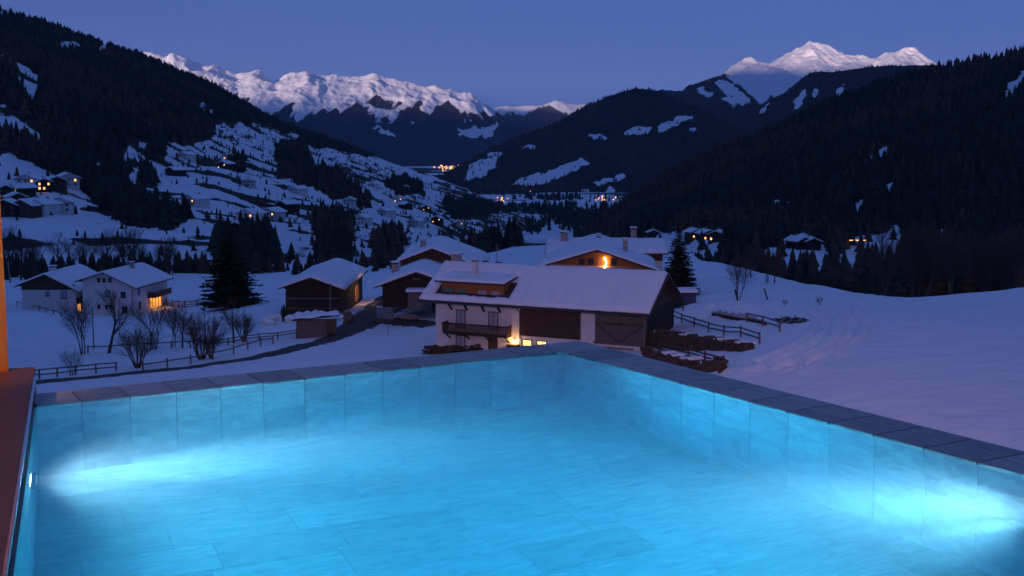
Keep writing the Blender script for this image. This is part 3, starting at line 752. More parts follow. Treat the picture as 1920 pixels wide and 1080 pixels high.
# the brown granite ledge beside the pool, its steel trim and the timber post
lg = empty('stone_ledge', (-3, 5, 0)); tag(lg, 'brown granite ledge with a steel edge beside the pool', 'ledge')
e0, e1 = wall_line(6.88), wall_line(-1.5)
b = MB(); o2 = ln*1.6
for (z0, z1) in ((-.5, .127),):
    vs = [Vector((v.x, v.y, z)) - Vector((-3, 5, 0)) for z in (z0, z1) for v in (e0 + ln*.012, e1 + ln*.012, e1 + o2, e0 + o2)]
    b.add(vs, [(0,1,2,3), (4,7,6,5), (0,4,5,1), (1,5,6,2), (2,6,7,3), (3,7,4,0)])
b.build('ledge_block', M['granite'], lg)
b = MB(); b.bar(wall_line(6.6) + ln*.004 + UP*.118 - Vector((-3, 5, 0)), e1 + ln*.004 + UP*.118 - Vector((-3, 5, 0)), .012, .022)
b.build('steel_trim', M['steel'], lg)
pp = at_z(18, 701, .127); po = empty('timber_post', (pp.x - .185, pp.y + .07, .127), R(23)); tag(po, 'orange lit timber post standing at the end of the brown ledge', 'post')
b = MB(); b.box(-.14, .14, -.06, .06, -.6, 5.0); b.build('shaft', M['orange_wood'], po)
b = MB(); b.box(-.15, .15, -.07, .07, -.6, -.02); b.build('foot', M['metal'], po)
# terrace lantern standing on the ledge, out of the picture, that lights post and ledge
tl = empty('terrace_lantern', (-3.15, 3.3, .127)); tag(tl, 'warm lit terrace lantern on a slim pole on the brown ledge', 'lantern')
b = MB(); b.tube((0,0,0), (0,0,1.9), .025, n=8); b.tube((0,0,0), (0,0,.02), .12, n=12); b.build('pole', M['metal'], tl)
b = MB(); b.tube((0,0,1.9), (0,0,2.15), .09, .11, n=10); b.build('glass', M['lamp_glow'], tl)
b = MB(); b.tube((0,0,2.15), (0,0,2.24), .15, .03, n=10); b.build('cap', M['metal'], tl)
L = bpy.data.lights.new('lantern_lamp', 'SPOT'); L.energy = 120; L.color = (1, .40, .09); L.shadow_soft_size = .08; L.spot_size = R(42); L.spot_blend = .6
o = bpy.data.objects.new('lamp', L); C.objects.link(o); o.parent = tl; o.location = (0, .16, 2.0); o.rotation_euler = (-(Vector((-3.5, 6.4, .9)) - Vector((-3.15, 3.46, 2.13)))).to_track_quat('Z', 'Y').to_euler()

# the hotel front behind the camera, with the floodlight that warms the nearest snow
hf = empty('hotel_front', (0, -7, 0)); tag(hf, 'tall timber clad hotel front rising above the terrace', 'hotel')
b = MB(); b.box(-14, 10, -6, 0, -11, 14); b.build('wall', M['brown_wood'], hf)
for zf in (1.2, 5.2, 9.2):
    for xf in (-10.5, -5.5, 4.5):
        q = MB(); q.box(xf - 1.3, xf + 1.3, -.005, .09, zf - .1, zf + 2.4); w_ = q.build('window', M['frame'], hf); q = MB(); q.box(xf - 1.2, xf + 1.2, .091, .11, zf, zf + 2.3); q.build('pane', M['window_glass'], w_)
fl = empty('floodlight', (-1, -6.2, 12.5)); tag(fl, 'floodlight on an arm high on the hotel front', 'floodlight')
b = MB(); b.bar((0, -.8, .1), (0, .05, .1), .08, .08); b.build('arm', M['metal'], fl); b = MB(); b.box(-.25, .25, -.08, .22, -.2, .12); b.build('housing', M['metal'], fl)
b = MB(); b.box(-.22, .22, .222, .23, -.18, .1); b.build('lens', M['lamp_glow'], fl)
L = bpy.data.lights.new('floodlight_lamp', 'SPOT'); L.energy = 27000; L.color = (1, .47, .44); L.spot_size = R(60); L.spot_blend = .9; L.shadow_soft_size = .15
o = bpy.data.objects.new('lamp', L); C.objects.link(o); o.parent = fl; o.location = (0, .4, 0); o.rotation_euler = (-Vector((.07, 1, -.19))).to_track_quat('Z', 'Y').to_euler()

# ------------------------------------------------------------------ buildings
def snow_slab(name, parent, x0, x1, yr, y0, y1, z_ridge, drop0, drop1, thick, seed, along='x', nx=40, ny=24, ripple=0.0, cut=None):
    """snow lying on a gable roof; the ridge runs along x at y = yr, eaves at y0 and y1 lower by drop0 and drop1"""
    xs = np.linspace(x0, x1, nx); ys = np.concatenate([np.linspace(y0, yr, ny//2 + 1), np.linspace(yr, y1, ny//2 + 1)[1:]])
    Xg, Yg = np.meshgrid(xs, ys)
    f = np.where(Yg < yr, (yr - Yg)/max(yr - y0, 1e-3)*drop0, (Yg - yr)/max(y1 - yr, 1e-3)*drop1)
    base = z_ridge - f
    e = np.minimum(np.minimum(Xg - x0, x1 - Xg), np.minimum(Yg - y0, y1 - Yg))
    th = thick*np.clip(.35 + e/.35, .35, 1)*(.85 + .35*fbm(Xg/1.6 + seed, Yg/1.6, seed, 3)) + .05*(fbm(Xg*1.7, Yg*1.7, seed+4, 2) - .5)
    if ripple: th = th + ripple*(fbm(Xg/.55 + .5*Yg/.55*.3, Yg/5.0, seed+8, 2) - .5)*np.clip((yr - Yg)/(yr - y0), 0, 1)
    if cut: th = np.where((Xg > cut[0]) & (Xg < cut[1]) & (Yg > cut[2]) & (Yg < cut[3]), .004, th)
    soft = -.10*np.exp(-((Yg - yr)/.35)**2)*thick/.3
    top = base + np.maximum(th + soft, .003)
    n, m_ = Xg.shape; vs = np.stack([Xg, Yg, top], -1).reshape(-1, 3).tolist(); bs = np.stack([Xg, Yg, base + .012], -1).reshape(-1, 3).tolist()
    fs = [(r*m_ + c, r*m_ + c + 1, (r+1)*m_ + c + 1, (r+1)*m_ + c) for r in range(n-1) for c in range(m_-1)]
    N = n*m_
    fs += [(a+N, d+N, c+N, b+N) for a, b, c, d in fs]
    ring = [c for c in range(m_)] + [r*m_ + m_-1 for r in range(1, n)] + [(n-1)*m_ + c for c in range(m_-2, -1, -1)] + [r*m_ for r in range(n-2, 0, -1)]
    fs += [(ring[(i+1) % len(ring)], ring[i], ring[i]+N, ring[(i+1) % len(ring)]+N) for i in range(len(ring))]
    vs = vs + bs
    if along == 'y': vs = [(-v[1], v[0], v[2]) for v in vs]
    me = bpy.data.meshes.new(name); me.from_pydata(vs, [], fs); me.update()
    me.polygons.foreach_set('use_smooth', [True]*len(fs))
    return link(name, me, parent, M['roof_snow'])
def window(parent, x, z, w, h, y=0.0, pane='window_glass', frame='frame', side=None, fw=.09):
    """window in a wall facing -y (or, side = +1, a wall facing +x at x = y)"""
    def T(v): return v if side is None else (y - v[1]*side, v[0], v[2])
    yy = y if side is None else 0.0
    b = MB(); x0, x1, z0, z1 = x - w/2, x + w/2, z, z + h
    for (a0, a1, c0, c1) in ((x0 - fw, x1 + fw, z1, z1 + fw), (x0 - fw, x1 + fw, z0 - fw, z0), (x0 - fw, x0, z0, z1), (x1, x1 + fw, z0, z1), ((x0+x1)/2 - .025, (x0+x1)/2 + .025, z0, z1)):
        b.box(a0, a1, yy - .06, yy + .02, c0, c1)
    b.v = [T(v) for v in b.v]
    f = b.build('window', M[frame], parent)
    p = MB(); p.box(x0, x1, yy - .025, yy + .01, z0, z1); p.v = [T(v) for v in p.v]; p.build('pane', M[pane], f)
    sl = MB(); sl.box(x0 - fw - .06, x1 + fw + .06, yy - .13, yy + .01, z0 - fw - .05, z0 - fw); sl.v = [T(v) for v in sl.v]; sl.build('sill', M['grey_wood'], f)
    return f
def chimney(parent, x, y, z0, z1, w=.6, m='brick_chimney', cap=True, snowcap=True):
    b = MB(); b.box(x - w/2, x + w/2, y - w/2, y + w/2, z0, z1); c = b.build('chimney', M[m], parent)
    if cap:
        k = MB()
        for sx in (-1, 1):
            for sy in (-1, 1): k.box(x + sx*w*.38 - .05, x + sx*w*.38 + .05, y + sy*w*.38 - .05, y + sy*w*.38 + .05, z1, z1 + .22)
        k.box(x - w*.68, x + w*.68, y - w*.68, y + w*.68, z1 + .22, z1 + .30); k.build('chimney_cap', M['concrete'], c)
        if snowcap:
            k = MB(); k.box(x - w*.64, x + w*.64, y - w*.64, y + w*.64, z1 + .302, z1 + .42); k.v = [(v[0] + (.07 if v[0] < x else -.07)*(v[2] > z1+.4), v[1] + (.07 if v[1] < y else -.07)*(v[2] > z1+.4), v[2]) for v in k.v]
            k.build('snow_cap', M['roof_snow'], c)
    return c
def gable_shell(root, W0, W1, L, hw, zr, drop0, drop1, ov, ovf, wall='dark_wood', gable=None, thick=.32, seed=1, plinth=-1.5, ovb=None):
    """walls, roof boards and roof snow of a house whose gable looks along -y; ridge over x = 0 running along +y; W0/W1 half widths left/right"""
    ovb = ovf if ovb is None else ovb
    e0, e1 = zr - drop0*W0/(W0+ov), zr - drop1*W1/(W1+ov)
    b = MB(); b.prism([(-W0, plinth), (W1, plinth), (W1, e1 - .12), (-W0, e0 - .12)], 0, L); b.build('wall', M[wall], root)
    g = MB(); g.prism([(-W0, e0 - .118), (W1, e1 - .118), (0, zr - .12)], .003, L - .003); g.build('gable', M[gable or wall], root)
    r = MB(); t = .16
    r.prism([(-W0 - ov, zr - drop0 - t), (0, zr - t), (0, zr), (-W0 - ov, zr - drop0)], -ovf, L + ovb)
    r.prism([(0, zr - t), (W1 + ov, zr - drop1 - t), (W1 + ov, zr - drop1), (0, zr)], -ovf, L + ovb)
    rf = r.build('roof', M['tile_roof'], root)
    pu = MB()
    for x, z in ((0, zr - t - .1), (-W0, e0 - t - .1), (W1, e1 - t - .1)): pu.box(x - .1, x + .1, -ovf + .1, .4, z - .1, z + .1)
    pu.build('purlins', M['brown_wood'], rf)
    s = snow_slab('roof_snow', root, -ovf + .02, L + ovb - .02, 0, -(W1 + ov) + .02, W0 + ov - .02, zr + .002, drop1, drop0, thick, seed, 'y', nx=30, ny=22)
    return rf
def barn_boards(root, W0, W1, z0, z1, y, n, m='dark_wood'):
    """vertical battens on a gable wall"""
    b = MB()
    for i in range(n + 1):
        x = -W0 + (W0 + W1)*i/n; b.box(x - .035, x + .035, y - .035, y - .002, z0, z1)
    return b.build('battens', M[m], root)

# -- farmhouse with its barn under one long roof
fu = Vector((.8995, -.437, 0)).normalized(); fn = Vector((-fu.y, fu.x, 0))
FE = slope_z(562, 130)                                     # eave height
fbase = FE - 5.15
f0 = Vector((-10.25, 130, 0)) + fu*1.6 + fn*1.0
fa = math.atan2(fu.y, fu.x)
farm = empty('farmhouse', (f0.x, f0.y, fbase), fa)
tag(farm, 'long white farmhouse and barn under one snow covered roof with a balcony', 'farmhouse')
def fw(px_, py_, off=0.0):
    """pixel -> (x, z) on the farm's front wall (moved out by off)"""
    d = ray(px_, py_); o = f0 - fn*off
    t = (o.dot(fn))/(d.dot(fn)); P = Vector((0, 0, CAM_Z)) + d*t
    return (Vector((P.x, P.y, 0)) - Vector((o.x, o.y, 0))).dot(fu), P.z - fbase
LW, DW, EZ, RZ = 24.2, 9.2, 5.15, 8.75
b = MB(); b.box(0, LW, 0, DW, -2.5, EZ + .35); b.build('wall', M['plaster'], farm)
g = MB(); sl = (RZ - EZ)/(DW/2 + 1.0)
g.add([(0.002, 0.003, EZ + .352), (0.002, DW - .003, EZ + .352), (0.002, DW/2, RZ - .2)], [(0,2,1)]); g.build('gable', M['brown_wood'], farm); g = MB(); g.add([(LW - .002, 0.003, EZ + .352), (LW - .002, DW - .003, EZ + .352), (LW - .002, DW/2, RZ - .2)], [(0,1,2)])
g.build('gable', M['brown_wood'], farm)
X0, X1 = -1.6, LW + 1.0
r = MB(); t = .18; yr = DW/2
r.add([(x, y, z) for x in (X0, X1) for (y, z) in ((-1.0, EZ - t), (yr, RZ - t), (DW + 1.0, EZ - t), (DW + 1.0, EZ), (yr, RZ), (-1.0, EZ))], [(5,4,3,2,1,0), (6,7,8,9,10,11), (0,1,7,6), (1,2,8,7), (2,3,9,8), (3,4,10,9), (4,5,11,10), (5,0,6,11)])
rf = r.build('roof', M['tile_roof'], farm)
tl_ = MB()                                                  # tile noses showing along eave and verge
for i in range(150):
    x = X0 + (X1 - X0)*i/149; tl_.box(x - .06, x + .06, -1.10, -.98, EZ - .10, EZ + .03)
for i in range(40):
    k = i/39; tl_.box(X1 - .02, X1 + .10, -1.0 + (yr + 1)*k - .05, -1.0 + (yr + 1)*k + .05, EZ + (RZ - EZ)*k - .10, EZ + (RZ - EZ)*k + .06)
tl_.build('tile_edge', M['tile_roof'], rf)
snow_slab('roof_snow', farm, X0 + .05, X1 - .18, yr, -.95, DW + .95, RZ + .002, RZ - EZ, RZ - EZ, .34, 5, nx=180, ny=80, ripple=.26, cut=(fw(829, 545, -.3)[0] - .75, fw(944, 552, -.3)[0] + .9, -.35, 3.1))
gt = MB(); gt.tube((X0, -1.12, EZ - .16), (X1, -1.12, EZ - .16), .07, n=8); xg = fw(975, 600)[0]
gt.tube((xg, -1.1, EZ - .16), (xg, -.08, EZ - .75), .05, n=6); gt.tube((xg, -.08, EZ - .75), (xg, -.08, -.6), .05, n=6); gt.build('gutter', M['metal'], farm)
for q in (847, 876, 908, 938):
    x, z = fw(q, 577); k = MB(); k.bar((x, -.02, EZ - .95), (x, -.85, EZ - .12), .16, .18); k.bar((x, -.9, EZ - .1), (x, .02, EZ - .1), .16, .14); k.build('eave_bracket', M['dark_wood'], farm)
for (a, b_, c, d, pane) in ((856.8,871.7,581.5,613,'blind'), (917.4,933.3,585.6,617,'blind'), (856.3,871.3,629,649.5,'blind'), (981,996,637.5,648.5,'lit_window'), (1008,1024,640,646.5,'lit_window')):
    x0, z1 = fw(a, c); x1, z0 = fw(b_, d); window(farm, (x0+x1)/2, z0, x1 - x0, z1 - z0, pane=pane)
x0, z1 = fw(917, 633.7); x1, z0 = fw(932, 655)
b = MB(); b.box(x0 - .08, x1 + .08, -.05, .01, z0 - .4, z1 + .08); dr_ = b.build('door', M['frame'], farm); b = MB(); b.box(x0, x1, -.08, -.051, z0 - .4, z1); b.build('door_leaf', M['brown_wood'], dr_)
# balcony
x0, zt = fw(830, 605, 1.2); x1, _ = fw(950, 612, 1.2); _, zb = fw(830, 624, 1.2)
bal = MB(); bal.box(x0, x1, -1.2, -.003, zb - .05, zb + .10); bal.box(x0 - .1, x1 + .1, -1.32, -1.16, zt - .04, zt + .06)
bal.box(x0 - .1, x0 + .04, -1.16, -.003, zt - .04, zt + .06); bal.box(x1 - .04, x1 + .1, -1.16, -.003, zt - .04, zt + .06)
bo = bal.build('balcony', M['dark_wood'], farm)
sp_ = MB(); n = 44
for i in range(n + 1):
    x = x0 + (x1 - x0)*i/n; sp_.box(x - .055, x + .055, -1.24, -1.20, zb + .101, zt - .041)
for i in range(9):
    for xx in (x0, x1): sp_.box(xx - .02, xx + .02, -1.15 + i*.13 - .045, -1.15 + i*.13 + .045, zb + .101, zt - .041)
sp_.build('balusters', M['brown_wood'], bo)
bk = MB()
for i in range(4): x = x0 + .3 + (x1 - x0 - .6)*i/3; bk.bar((x, .0, zb - .7), (x, -1.0, zb - .08), .12, .14)
bk.build('balcony_brackets', M['dark_wood'], bo)
# wooden barn front
x0, z1 = fw(976, 580); x1, z0 = fw(1088.5, 636); z1 = EZ - .02
b = MB(); b.box(x0, x1, -.10, -.002, z0, z1); pn = b.build('timber_panel', M['brown_wood'], farm); b = MB(); nb = 34
for i in range(nb + 1): x = x0 + (x1-x0)*i/nb; b.box(x - .02, x + .02, -.125, -.101, z0, z1)
b.box(x0 - .05, x1 + .05, -.15, -.127, z0 - .06, z0 + .10); b.build('battens', M['dark_wood'], pn)
x0, _ = fw(1117, 590); x1, z0 = fw(1213, 647)
x1 = min(x1, LW - .05)
xm = (x0 + x1)/2
for (a, c) in ((x0, xm - .02), (xm + .02, x1)):
    b = MB(); b.box(a, c, -.12, -.003, z0, EZ - .02); dd = b.build('barn_door', M['grey_wood'], farm); b = MB(); k = int((c - a)/.22)
    for i in range(k + 1): x = a + (c-a)*i/k; b.box(x - .015, x + .015, -.135, -.121, z0, EZ - .02)
    b.build('plank_joints', M['dark_wood'], dd); b = MB()
    zm = (z0 + EZ)/2 + .3; b.box(a, c, -.17, -.136, zm - .1, zm + .1)
    s_ = 1 if a == x0 else -1
    b.bar(((a if s_ > 0 else c), -.16, zm), ((c if s_ > 0 else a), -.16, z0 + .1), .05, .16); b.build('brace', M['brown_wood'], dd)
b = MB(); b.box(x0 - .2, LW + .15, -.16, .25, z0 - .22, z0 - .003); b.box(LW - .12, LW + .16, -.16, .3, z0, EZ - .05); b.build('door_frame', M['grey_wood'], farm)
x0, z1 = fw(1122, 651); x1, z0 = fw(1186, 672)
b = MB(); b.box(x0 - .1, x1 + .1, -.06, .0, z0 - 1.4, z1 + .1); gd = b.build('garage_door', M['frame'], farm); b = MB()
for i in range(3): b.box(x0 + (x1-x0)*i/3 + .05, x0 + (x1-x0)*(i+1)/3 - .05, -.085, -.061, z0 - 1.3, z1)
b.build('door_panels', M['blind'], gd)
# dormer
x0, _ = fw(829, 545, -.3); x1, _ = fw(944, 552, -.3)
dz0, dz1 = EZ + (1.3/5.6)*3.6 - .25, EZ + 2.12
b = MB(); b.box(x0, x1, .3, 3.4, dz0, dz1); do = b.build('dormer', M['orange_wood'], farm)
dr2 = MB(); y0_, y1_ = -.45, 3.6; zz0, zz1 = dz1 + .02, dz1 + .62
dr2.add([(x, y, z) for x in (x0 - .55, x1 + .45) for (y, z) in ((y0_, zz0 - .12), (y1_, zz1 - .12), (y1_, zz1), (y0_, zz0))], [(3,2,1,0), (4,5,6,7), (0,1,5,4), (1,2,6,5), (2,3,7,6), (3,0,4,7)]); dr2.build('dormer_roof', M['tile_roof'], do)
snow_slab('dormer_snow', do, x0 - .5, x1 + .4, y1_, y0_ + .03, y1_ + .6, zz1 + .003, zz1 - zz0, -.2, .28, 9, nx=60, ny=30, ripple=.08)
b = MB(); b.box(x0 - .6, x1 + .6, -.05, .28, dz0 - .42, dz0 + .02); b.build('dormer_flashing', M['tile_roof'], do)
for (a, b_, c, d, pane) in ((832.8,851,539,548.5,'green_blind'), (857,875,541,550,'green_blind'), (896,913.7,543.5,553,'blind'), (921,938,545,554.5,'blind')):
    xa, za = fw(a, c, -.3); xb, zb_ = fw(b_, d, -.3)
    q = MB(); q.box(xa, xb, .24, .299, zb_, za); w_ = q.build('dormer_window', M['orange_wood'], do)
    q = MB(); q.box(xa + .05, xb - .05, .22, .239, zb_ + .05, za - .05); q.build('pane', M[pane], do)
# chimneys
xc = fw(891, 520, -2.0)[0]; chimney(farm, xc, 2.0, EZ + 2.1, EZ + 4.1, .55, 'plaster')
xc = fw(853, 500, -5)[0]; chimney(farm, xc, 5.4, RZ - .8, RZ + .75, .9)
xc = fw(907, 497, -6)[0]; chimney(farm, xc, 6.4, RZ - 1.2, RZ + .25, .5, 'metal', False)
xc = fw(935, 497, -6)[0]; chimney(farm, xc, 6.0, RZ - 1.0, RZ + .2, .6, 'metal', False)
# wall lamp by the entrance and its small porch roof
xl, zl = fw(963, 640, .25)
b = MB(); b.box(xl - .04, xl + .04, -.25, .0, zl + .12, zl + .18); b.tube((xl, -.25, zl + .14), (xl, -.25, zl + .10), .12, n=8); wl = b.build('wall_lamp', M['metal'], farm)
b = MB(); b.tube((xl, -.25, zl + .10), (xl, -.25, zl - .08), .09, .05, n=8); b.build('lamp_glass', M['lamp_glow'], wl)
L = bpy.data.lights.new('farm_lamp', 'POINT'); L.energy = 24; L.color = (1, .48, .14); L.shadow_soft_size = .1
o = bpy.data.objects.new('lamp', L); C.objects.link(o); o.parent = farm; o.location = (xl, -.5, zl)
xa, za = fw(955, 644); xb, zb_ = fw(973, 650)
b = MB(); b.box(xa, xb, -.7, -.003, zb_ - 1.2, za); b.build('porch_box', M['brown_wood'], farm)

b = MB(); b.box(LW + .003, LW + .06, .02, DW - .02, -2.4, EZ + .34); b.build('end_boards', M['dark_wood'], farm)
# -- antenna on the farm roof
an = empty('roof_antenna', tuple(f0 + fu*fw(932, 500, -6)[0] + fn*5.9 + UP*(fbase + RZ - .3))); tag(an, 'thin television antenna standing on the farmhouse roof', 'antenna')
b = MB(); b.tube((0,0,0), (0,0,2.6), .03, n=6); b.build('mast', M['metal'], an); b = MB()
for i in range(5): b.bar((-.35 + .05*i, 0, 1.9 + .15*i), (.35 - .05*i, 0, 1.9 + .15*i), .02, .02)
b.bar((0, -.4, 2.1), (0, .5, 2.1), .025, .025); b.build('elements', M['metal'], an)

# -- dark barn with a hay-lit doorway
def root_at(name, px_, py_, Y, label, cat, rz=0.0):
    p = at(px_, py_, Y); o = empty(name, tuple(p), rz); tag(o, label, cat); return o
barn = root_at('wooden_barn', 585, 588, 166, 'dark wooden barn with an open lit doorway in its long side', 'barn')
zr = slope_z(519, 166) - barn.location.z
gable_shell(barn, 3.6, 3.9, 25.5, 3.7, zr, 1.55, 1.75, .9, .9, 'dark_wood', thick=.38, seed=12)
barn_boards(barn, 3.6, 3.9, -1, zr - 2.0, 0, 30)
b = MB(); b.box(-3.7, 4.0, -.06, -.036, 2.05, 2.25); b.box(-3.6, 3.9, -.06, -.036, .7, .8); b.build('beam', M['grey_wood'], barn)
b = MB(); b.box(3.85, 3.93, 15.5, 20.5, -.6, 1.9); dw = b.build('doorway', M['hay'], barn)
b = MB(); b.box(3.86, 4.02, 15.3, 15.5, -.6, 2.1); b.box(3.86, 4.02, 20.5, 20.7, -.6, 2.1); b.box(3.86, 4.02, 15.3, 20.7, 1.9, 2.1); b.build('door_frame', M['grey_wood'], dw)
L = bpy.data.lights.new('barn_lamp', 'POINT'); L.energy = 60; L.color = (1, .5, .15); L.shadow_soft_size = .1
o = bpy.data.objects.new('lamp', L); C.objects.link(o); o.parent = barn; o.location = (6.2, 17.0, 2.4)
b = MB(); b.tube((3.9, 17.0, 2.6), (6.2, 17.0, 2.62), .03, n=6); b.tube((6.2, 17, 2.6), (6.2, 17, 2.5), .12, .05, n=8); b.build('barn_light', M['metal'], barn)

# -- open shed in front of the barn
sh_ = root_at('open_shed', 592, 627, 143, 'low open wooden shed with a snowy lean-to roof beside the track', 'shed', R(8))
b = MB(); b.box(-2.3, 1.3, 0, .1, -.6, 1.75); b.box(-2.3, -2.2, 0, 2.6, -.6, 1.6); b.box(-2.3, 2.5, 2.5, 2.6, -.6, 1.5); b.build('wall', M['grey_wood'], sh_)
for x in (1.3, 2.4):
    k = MB(); k.box(x - .06, x + .06, -.02, .1, -.6, 1.9); k.build('post', M['grey_wood'], sh_)
b = MB(); b.add([(x, y, z + dz) for dz in (0, .12) for (x, y, z) in ((-2.8,-.5,1.72), (2.9,-.5,2.25), (2.9,3.0,2.1), (-2.8,3.0,1.55))], [(3,2,1,0), (4,5,6,7), (0,1,5,4), (1,2,6,5), (2,3,7,6), (3,0,4,7)]); b.build('roof', M['brown_wood'], sh_)
b = MB(); nx_ = 14
for i in range(nx_):
    for j in range(8):
        x0_, x1_ = -2.78 + 5.66*i/nx_, -2.78 + 5.66*(i+1)/nx_; y0_, y1_ = -.48 + 3.46*j/8, -.48 + 3.46*(j+1)/8
        def hh(x, y): return 1.86 + (x + 2.8)/5.7*.53 - (y + .5)/3.5*.16 + (.30 if (-2.7 < x < 2.8 and -.4 < y < 2.9) else .05) + .07*math.sin(x*2.1 + y)
        b.add([(x0_, y0_, hh(x0_, y0_)), (x1_, y0_, hh(x1_, y0_)), (x1_, y1_, hh(x1_, y1_)), (x0_, y1_, hh(x0_, y1_))], [(0,1,2,3)])
b.build('roof_snow', M['roof_snow'], sh_, True)

# -- two barns behind the farmhouse
bb = root_at('hay_barn', 812, 540, 165, 'big barn with a broad snow roof standing behind the farmhouse roof', 'barn'); zr = slope_z(465, 165) - bb.location.z
gable_shell(bb, 4.4, 6.6, 20, 3, zr, 2.0, 2.9, .9, .9, 'brown_wood', thick=.38, seed=21); chimney(bb, -1.7, 5.0, zr - 1.2, zr + .55, .8)
bc = root_at('cattle_barn', 781.5, 555, 150, 'dark cattle barn with a low gable beside the walled yard', 'barn'); zr = slope_z(508.5, 150) - bc.location.z
gable_shell(bc, 4.3, 3.6, 20, 3, zr, 1.95, 1.6, 1.0, 1.0, 'dark_wood', thick=.36, seed=22); barn_boards(bc, 4.3, 3.6, -1.2, zr - 2.2, 0, 26); chimney(bc, -3.4, 7.5, zr - 1.6, zr + .15, .9)
b = MB(); b.box(-.5, .4, -.05, -.03, zr - 1.15, zr - .9); b.build('gable_vent', M['grey_wood'], bc)
b = MB(); b.box(-.9, 1.9, -2.6, -.02, -1.4, .75); ws = b.build('lean_to', M['grey_wood'], bc); b = MB(); b.box(-1.2, 2.2, -2.9, -.03, .752, .84); b.build('lean_to_roof', M['tile_roof'], ws); b = MB(); b.box(-1.15, 2.15, -2.85, -.04, .842, 1.1); b.build('lean_to_snow', M['roof_snow'], ws)

# -- orange timber chalet behind the farm, with its cross wing
ch = root_at('timber_chalet', 1119, 545, 150, 'orange timber chalet gable lit by a crescent of lamps behind the farmhouse roof', 'chalet', R(-4)); zr = slope_z(466.5, 150) - ch.location.z
gable_shell(ch, 6.4, 6.6, 24, 3, zr, 2.25, 2.6, 1.2, 1.6, 'plaster', 'orange_wood', thick=.34, seed=31, ovb=.2)
b = MB(); b.box(-6.45, 6.65, -.07, -.002, zr - 4.2, zr - 2.3); b.build('timber_front', M['orange_wood'], ch)
for (x, z, w, h) in ((-1.9, zr - 1.95, .55, .6), (-.75, zr - 1.95, .6, .65), (2.1, zr - 2.0, .6, .75)): window(ch, x, z, w, h, y=-.071, pane='window_glass')
b = MB()
for k in range(8):
    t = R(-75 + 150*k/7); b.tube((.85 + .30*math.cos(t), -.25, zr - 1.75 + .62*math.sin(t)), (.85 + .30*math.cos(t), -.17, zr - 1.75 + .62*math.sin(t)), .055, n=6)
b.build('crescent_lamp', M['lamp_glow'], ch)
L = bpy.data.lights.new('crescent_light', 'POINT'); L.energy = 6; L.color = (1, .42, .10); L.shadow_soft_size = .3
o = bpy.data.objects.new('lamp', L); C.objects.link(o); o.parent = ch; o.location = (.6, -1.5, zr - 1.9)
cw = MB(); cw.box(-6.0, 9.0, 15, 24.5, -1, zr - 1.7); cwo = cw.build('cross_wing', M['plaster'], ch)
b = MB(); b.box(-6.05, 9.05, 14.95, 15.0, zr - 2.9, zr - 1.71); b.build('wing_boards', M['brown_wood'], cwo)
b = MB(); b.add([(x, y, z) for x in (-7.2, 9.8) for (y, z) in ((14.0, zr - 1.95), (19.7, zr - .45), (25.4, zr - 1.95), (25.4, zr - 1.8), (19.7, zr - .3), (14.0, zr - 1.8))], [(5,4,3,2,1,0), (6,7,8,9,10,11), (0,1,7,6), (1,2,8,7), (2,3,9,8), (3,4,10,9), (4,5,11,10), (5,0,6,11)]); b.build('wing_roof', M['tile_roof'], cwo)
snow_slab('wing_snow', cwo, -7.15, 9.75, 19.7, 14.05, 25.35, zr - .298, 1.5, 1.5, .34, 33, nx=40, ny=20)
for (x, y, h, w) in ((-4.6, 18.2, 1.5, 1.0), (.2, 16.0, 1.3, .6), (5.2, 21, 1.9, .8)): chimney(ch, x, y, zr - 1.0, zr - .3 + h - .6, w)
chimney(ch, 3.7, 7.5, zr - 1.4, zr + .45, .6)

# -- the two white houses on the left
hs = root_at('gabled_house', 90, 590, 222, 'white house with a brown timber gable and a snowy roof', 'house'); zr = slope_z(513.5, 222) - hs.location.z
gable_shell(hs, 4.7, 5.3, 17, 3, zr, 2.3, 3.3, 1.1, 1.0, 'plaster', 'brown_wood', thick=.36, seed=41)
b = MB(); b.box(-4.72, 5.32, -.05, -.002, zr - 3.0, zr - 2.0); b.build('gable_boards', M['brown_wood'], hs)
window(hs, .1, zr - 4.1, .6, .7, pane='blind'); window(hs, 3.1, zr - 4.5, .95, 1.15, pane='blind'); window(hs, .0, zr - 1.7, .55, .7, y=-.01)
chimney(hs, -.4, 4.2, zr - .5, zr + .8, 1.1, 'plaster')
b = MB(); b.box(5.31, 6.5, .3, 6, zr - 5.6, zr - 4.6); bo2 = b.build('balcony', M['dark_wood'], hs); b = MB(); b.box(5.31, 5.38, 1.0, 2.2, zr - 7.3, zr - 5.9); b.build('lit_door', M['amber_window'], hs)
h2 = root_at('balcony_house', 200, 596, 216, 'tall white house with a glowing window under its wooden balcony', 'house', R(-6)); zr = slope_z(510, 216) - h2.location.z
gable_shell(h2, 4.4, 5.2, 16, 3, zr, 1.7, 2.8, 1.0, 1.0, 'plaster', 'plaster', thick=.36, seed=42)
for x in (-1.2, -.2, .9): window(h2, x, zr - 1.75, .42, .6, pane='window_glass')
for (x, z, w, h, p) in ((.4, zr - 4.4, .75, .95, 'blind'), (3.3, zr - 4.6, .75, .95, 'window_glass'), (-1.4, zr - 6.6, .4, .55, 'window_glass'), (.1, zr - 6.6, .4, .55, 'window_glass'), (1.0, zr - 6.6, .4, .55, 'window_glass'), (3.5, zr - 7.4, .85, 1.1, 'window_glass')): window(h2, x, z, w, h, pane=p)
window(h2, 2.5, zr - 4.3, .8, 1.1, y=5.2, side=1, pane='blind'); window(h2, 2.6, zr - 7.0, .8, 1.2, y=5.2, side=1)
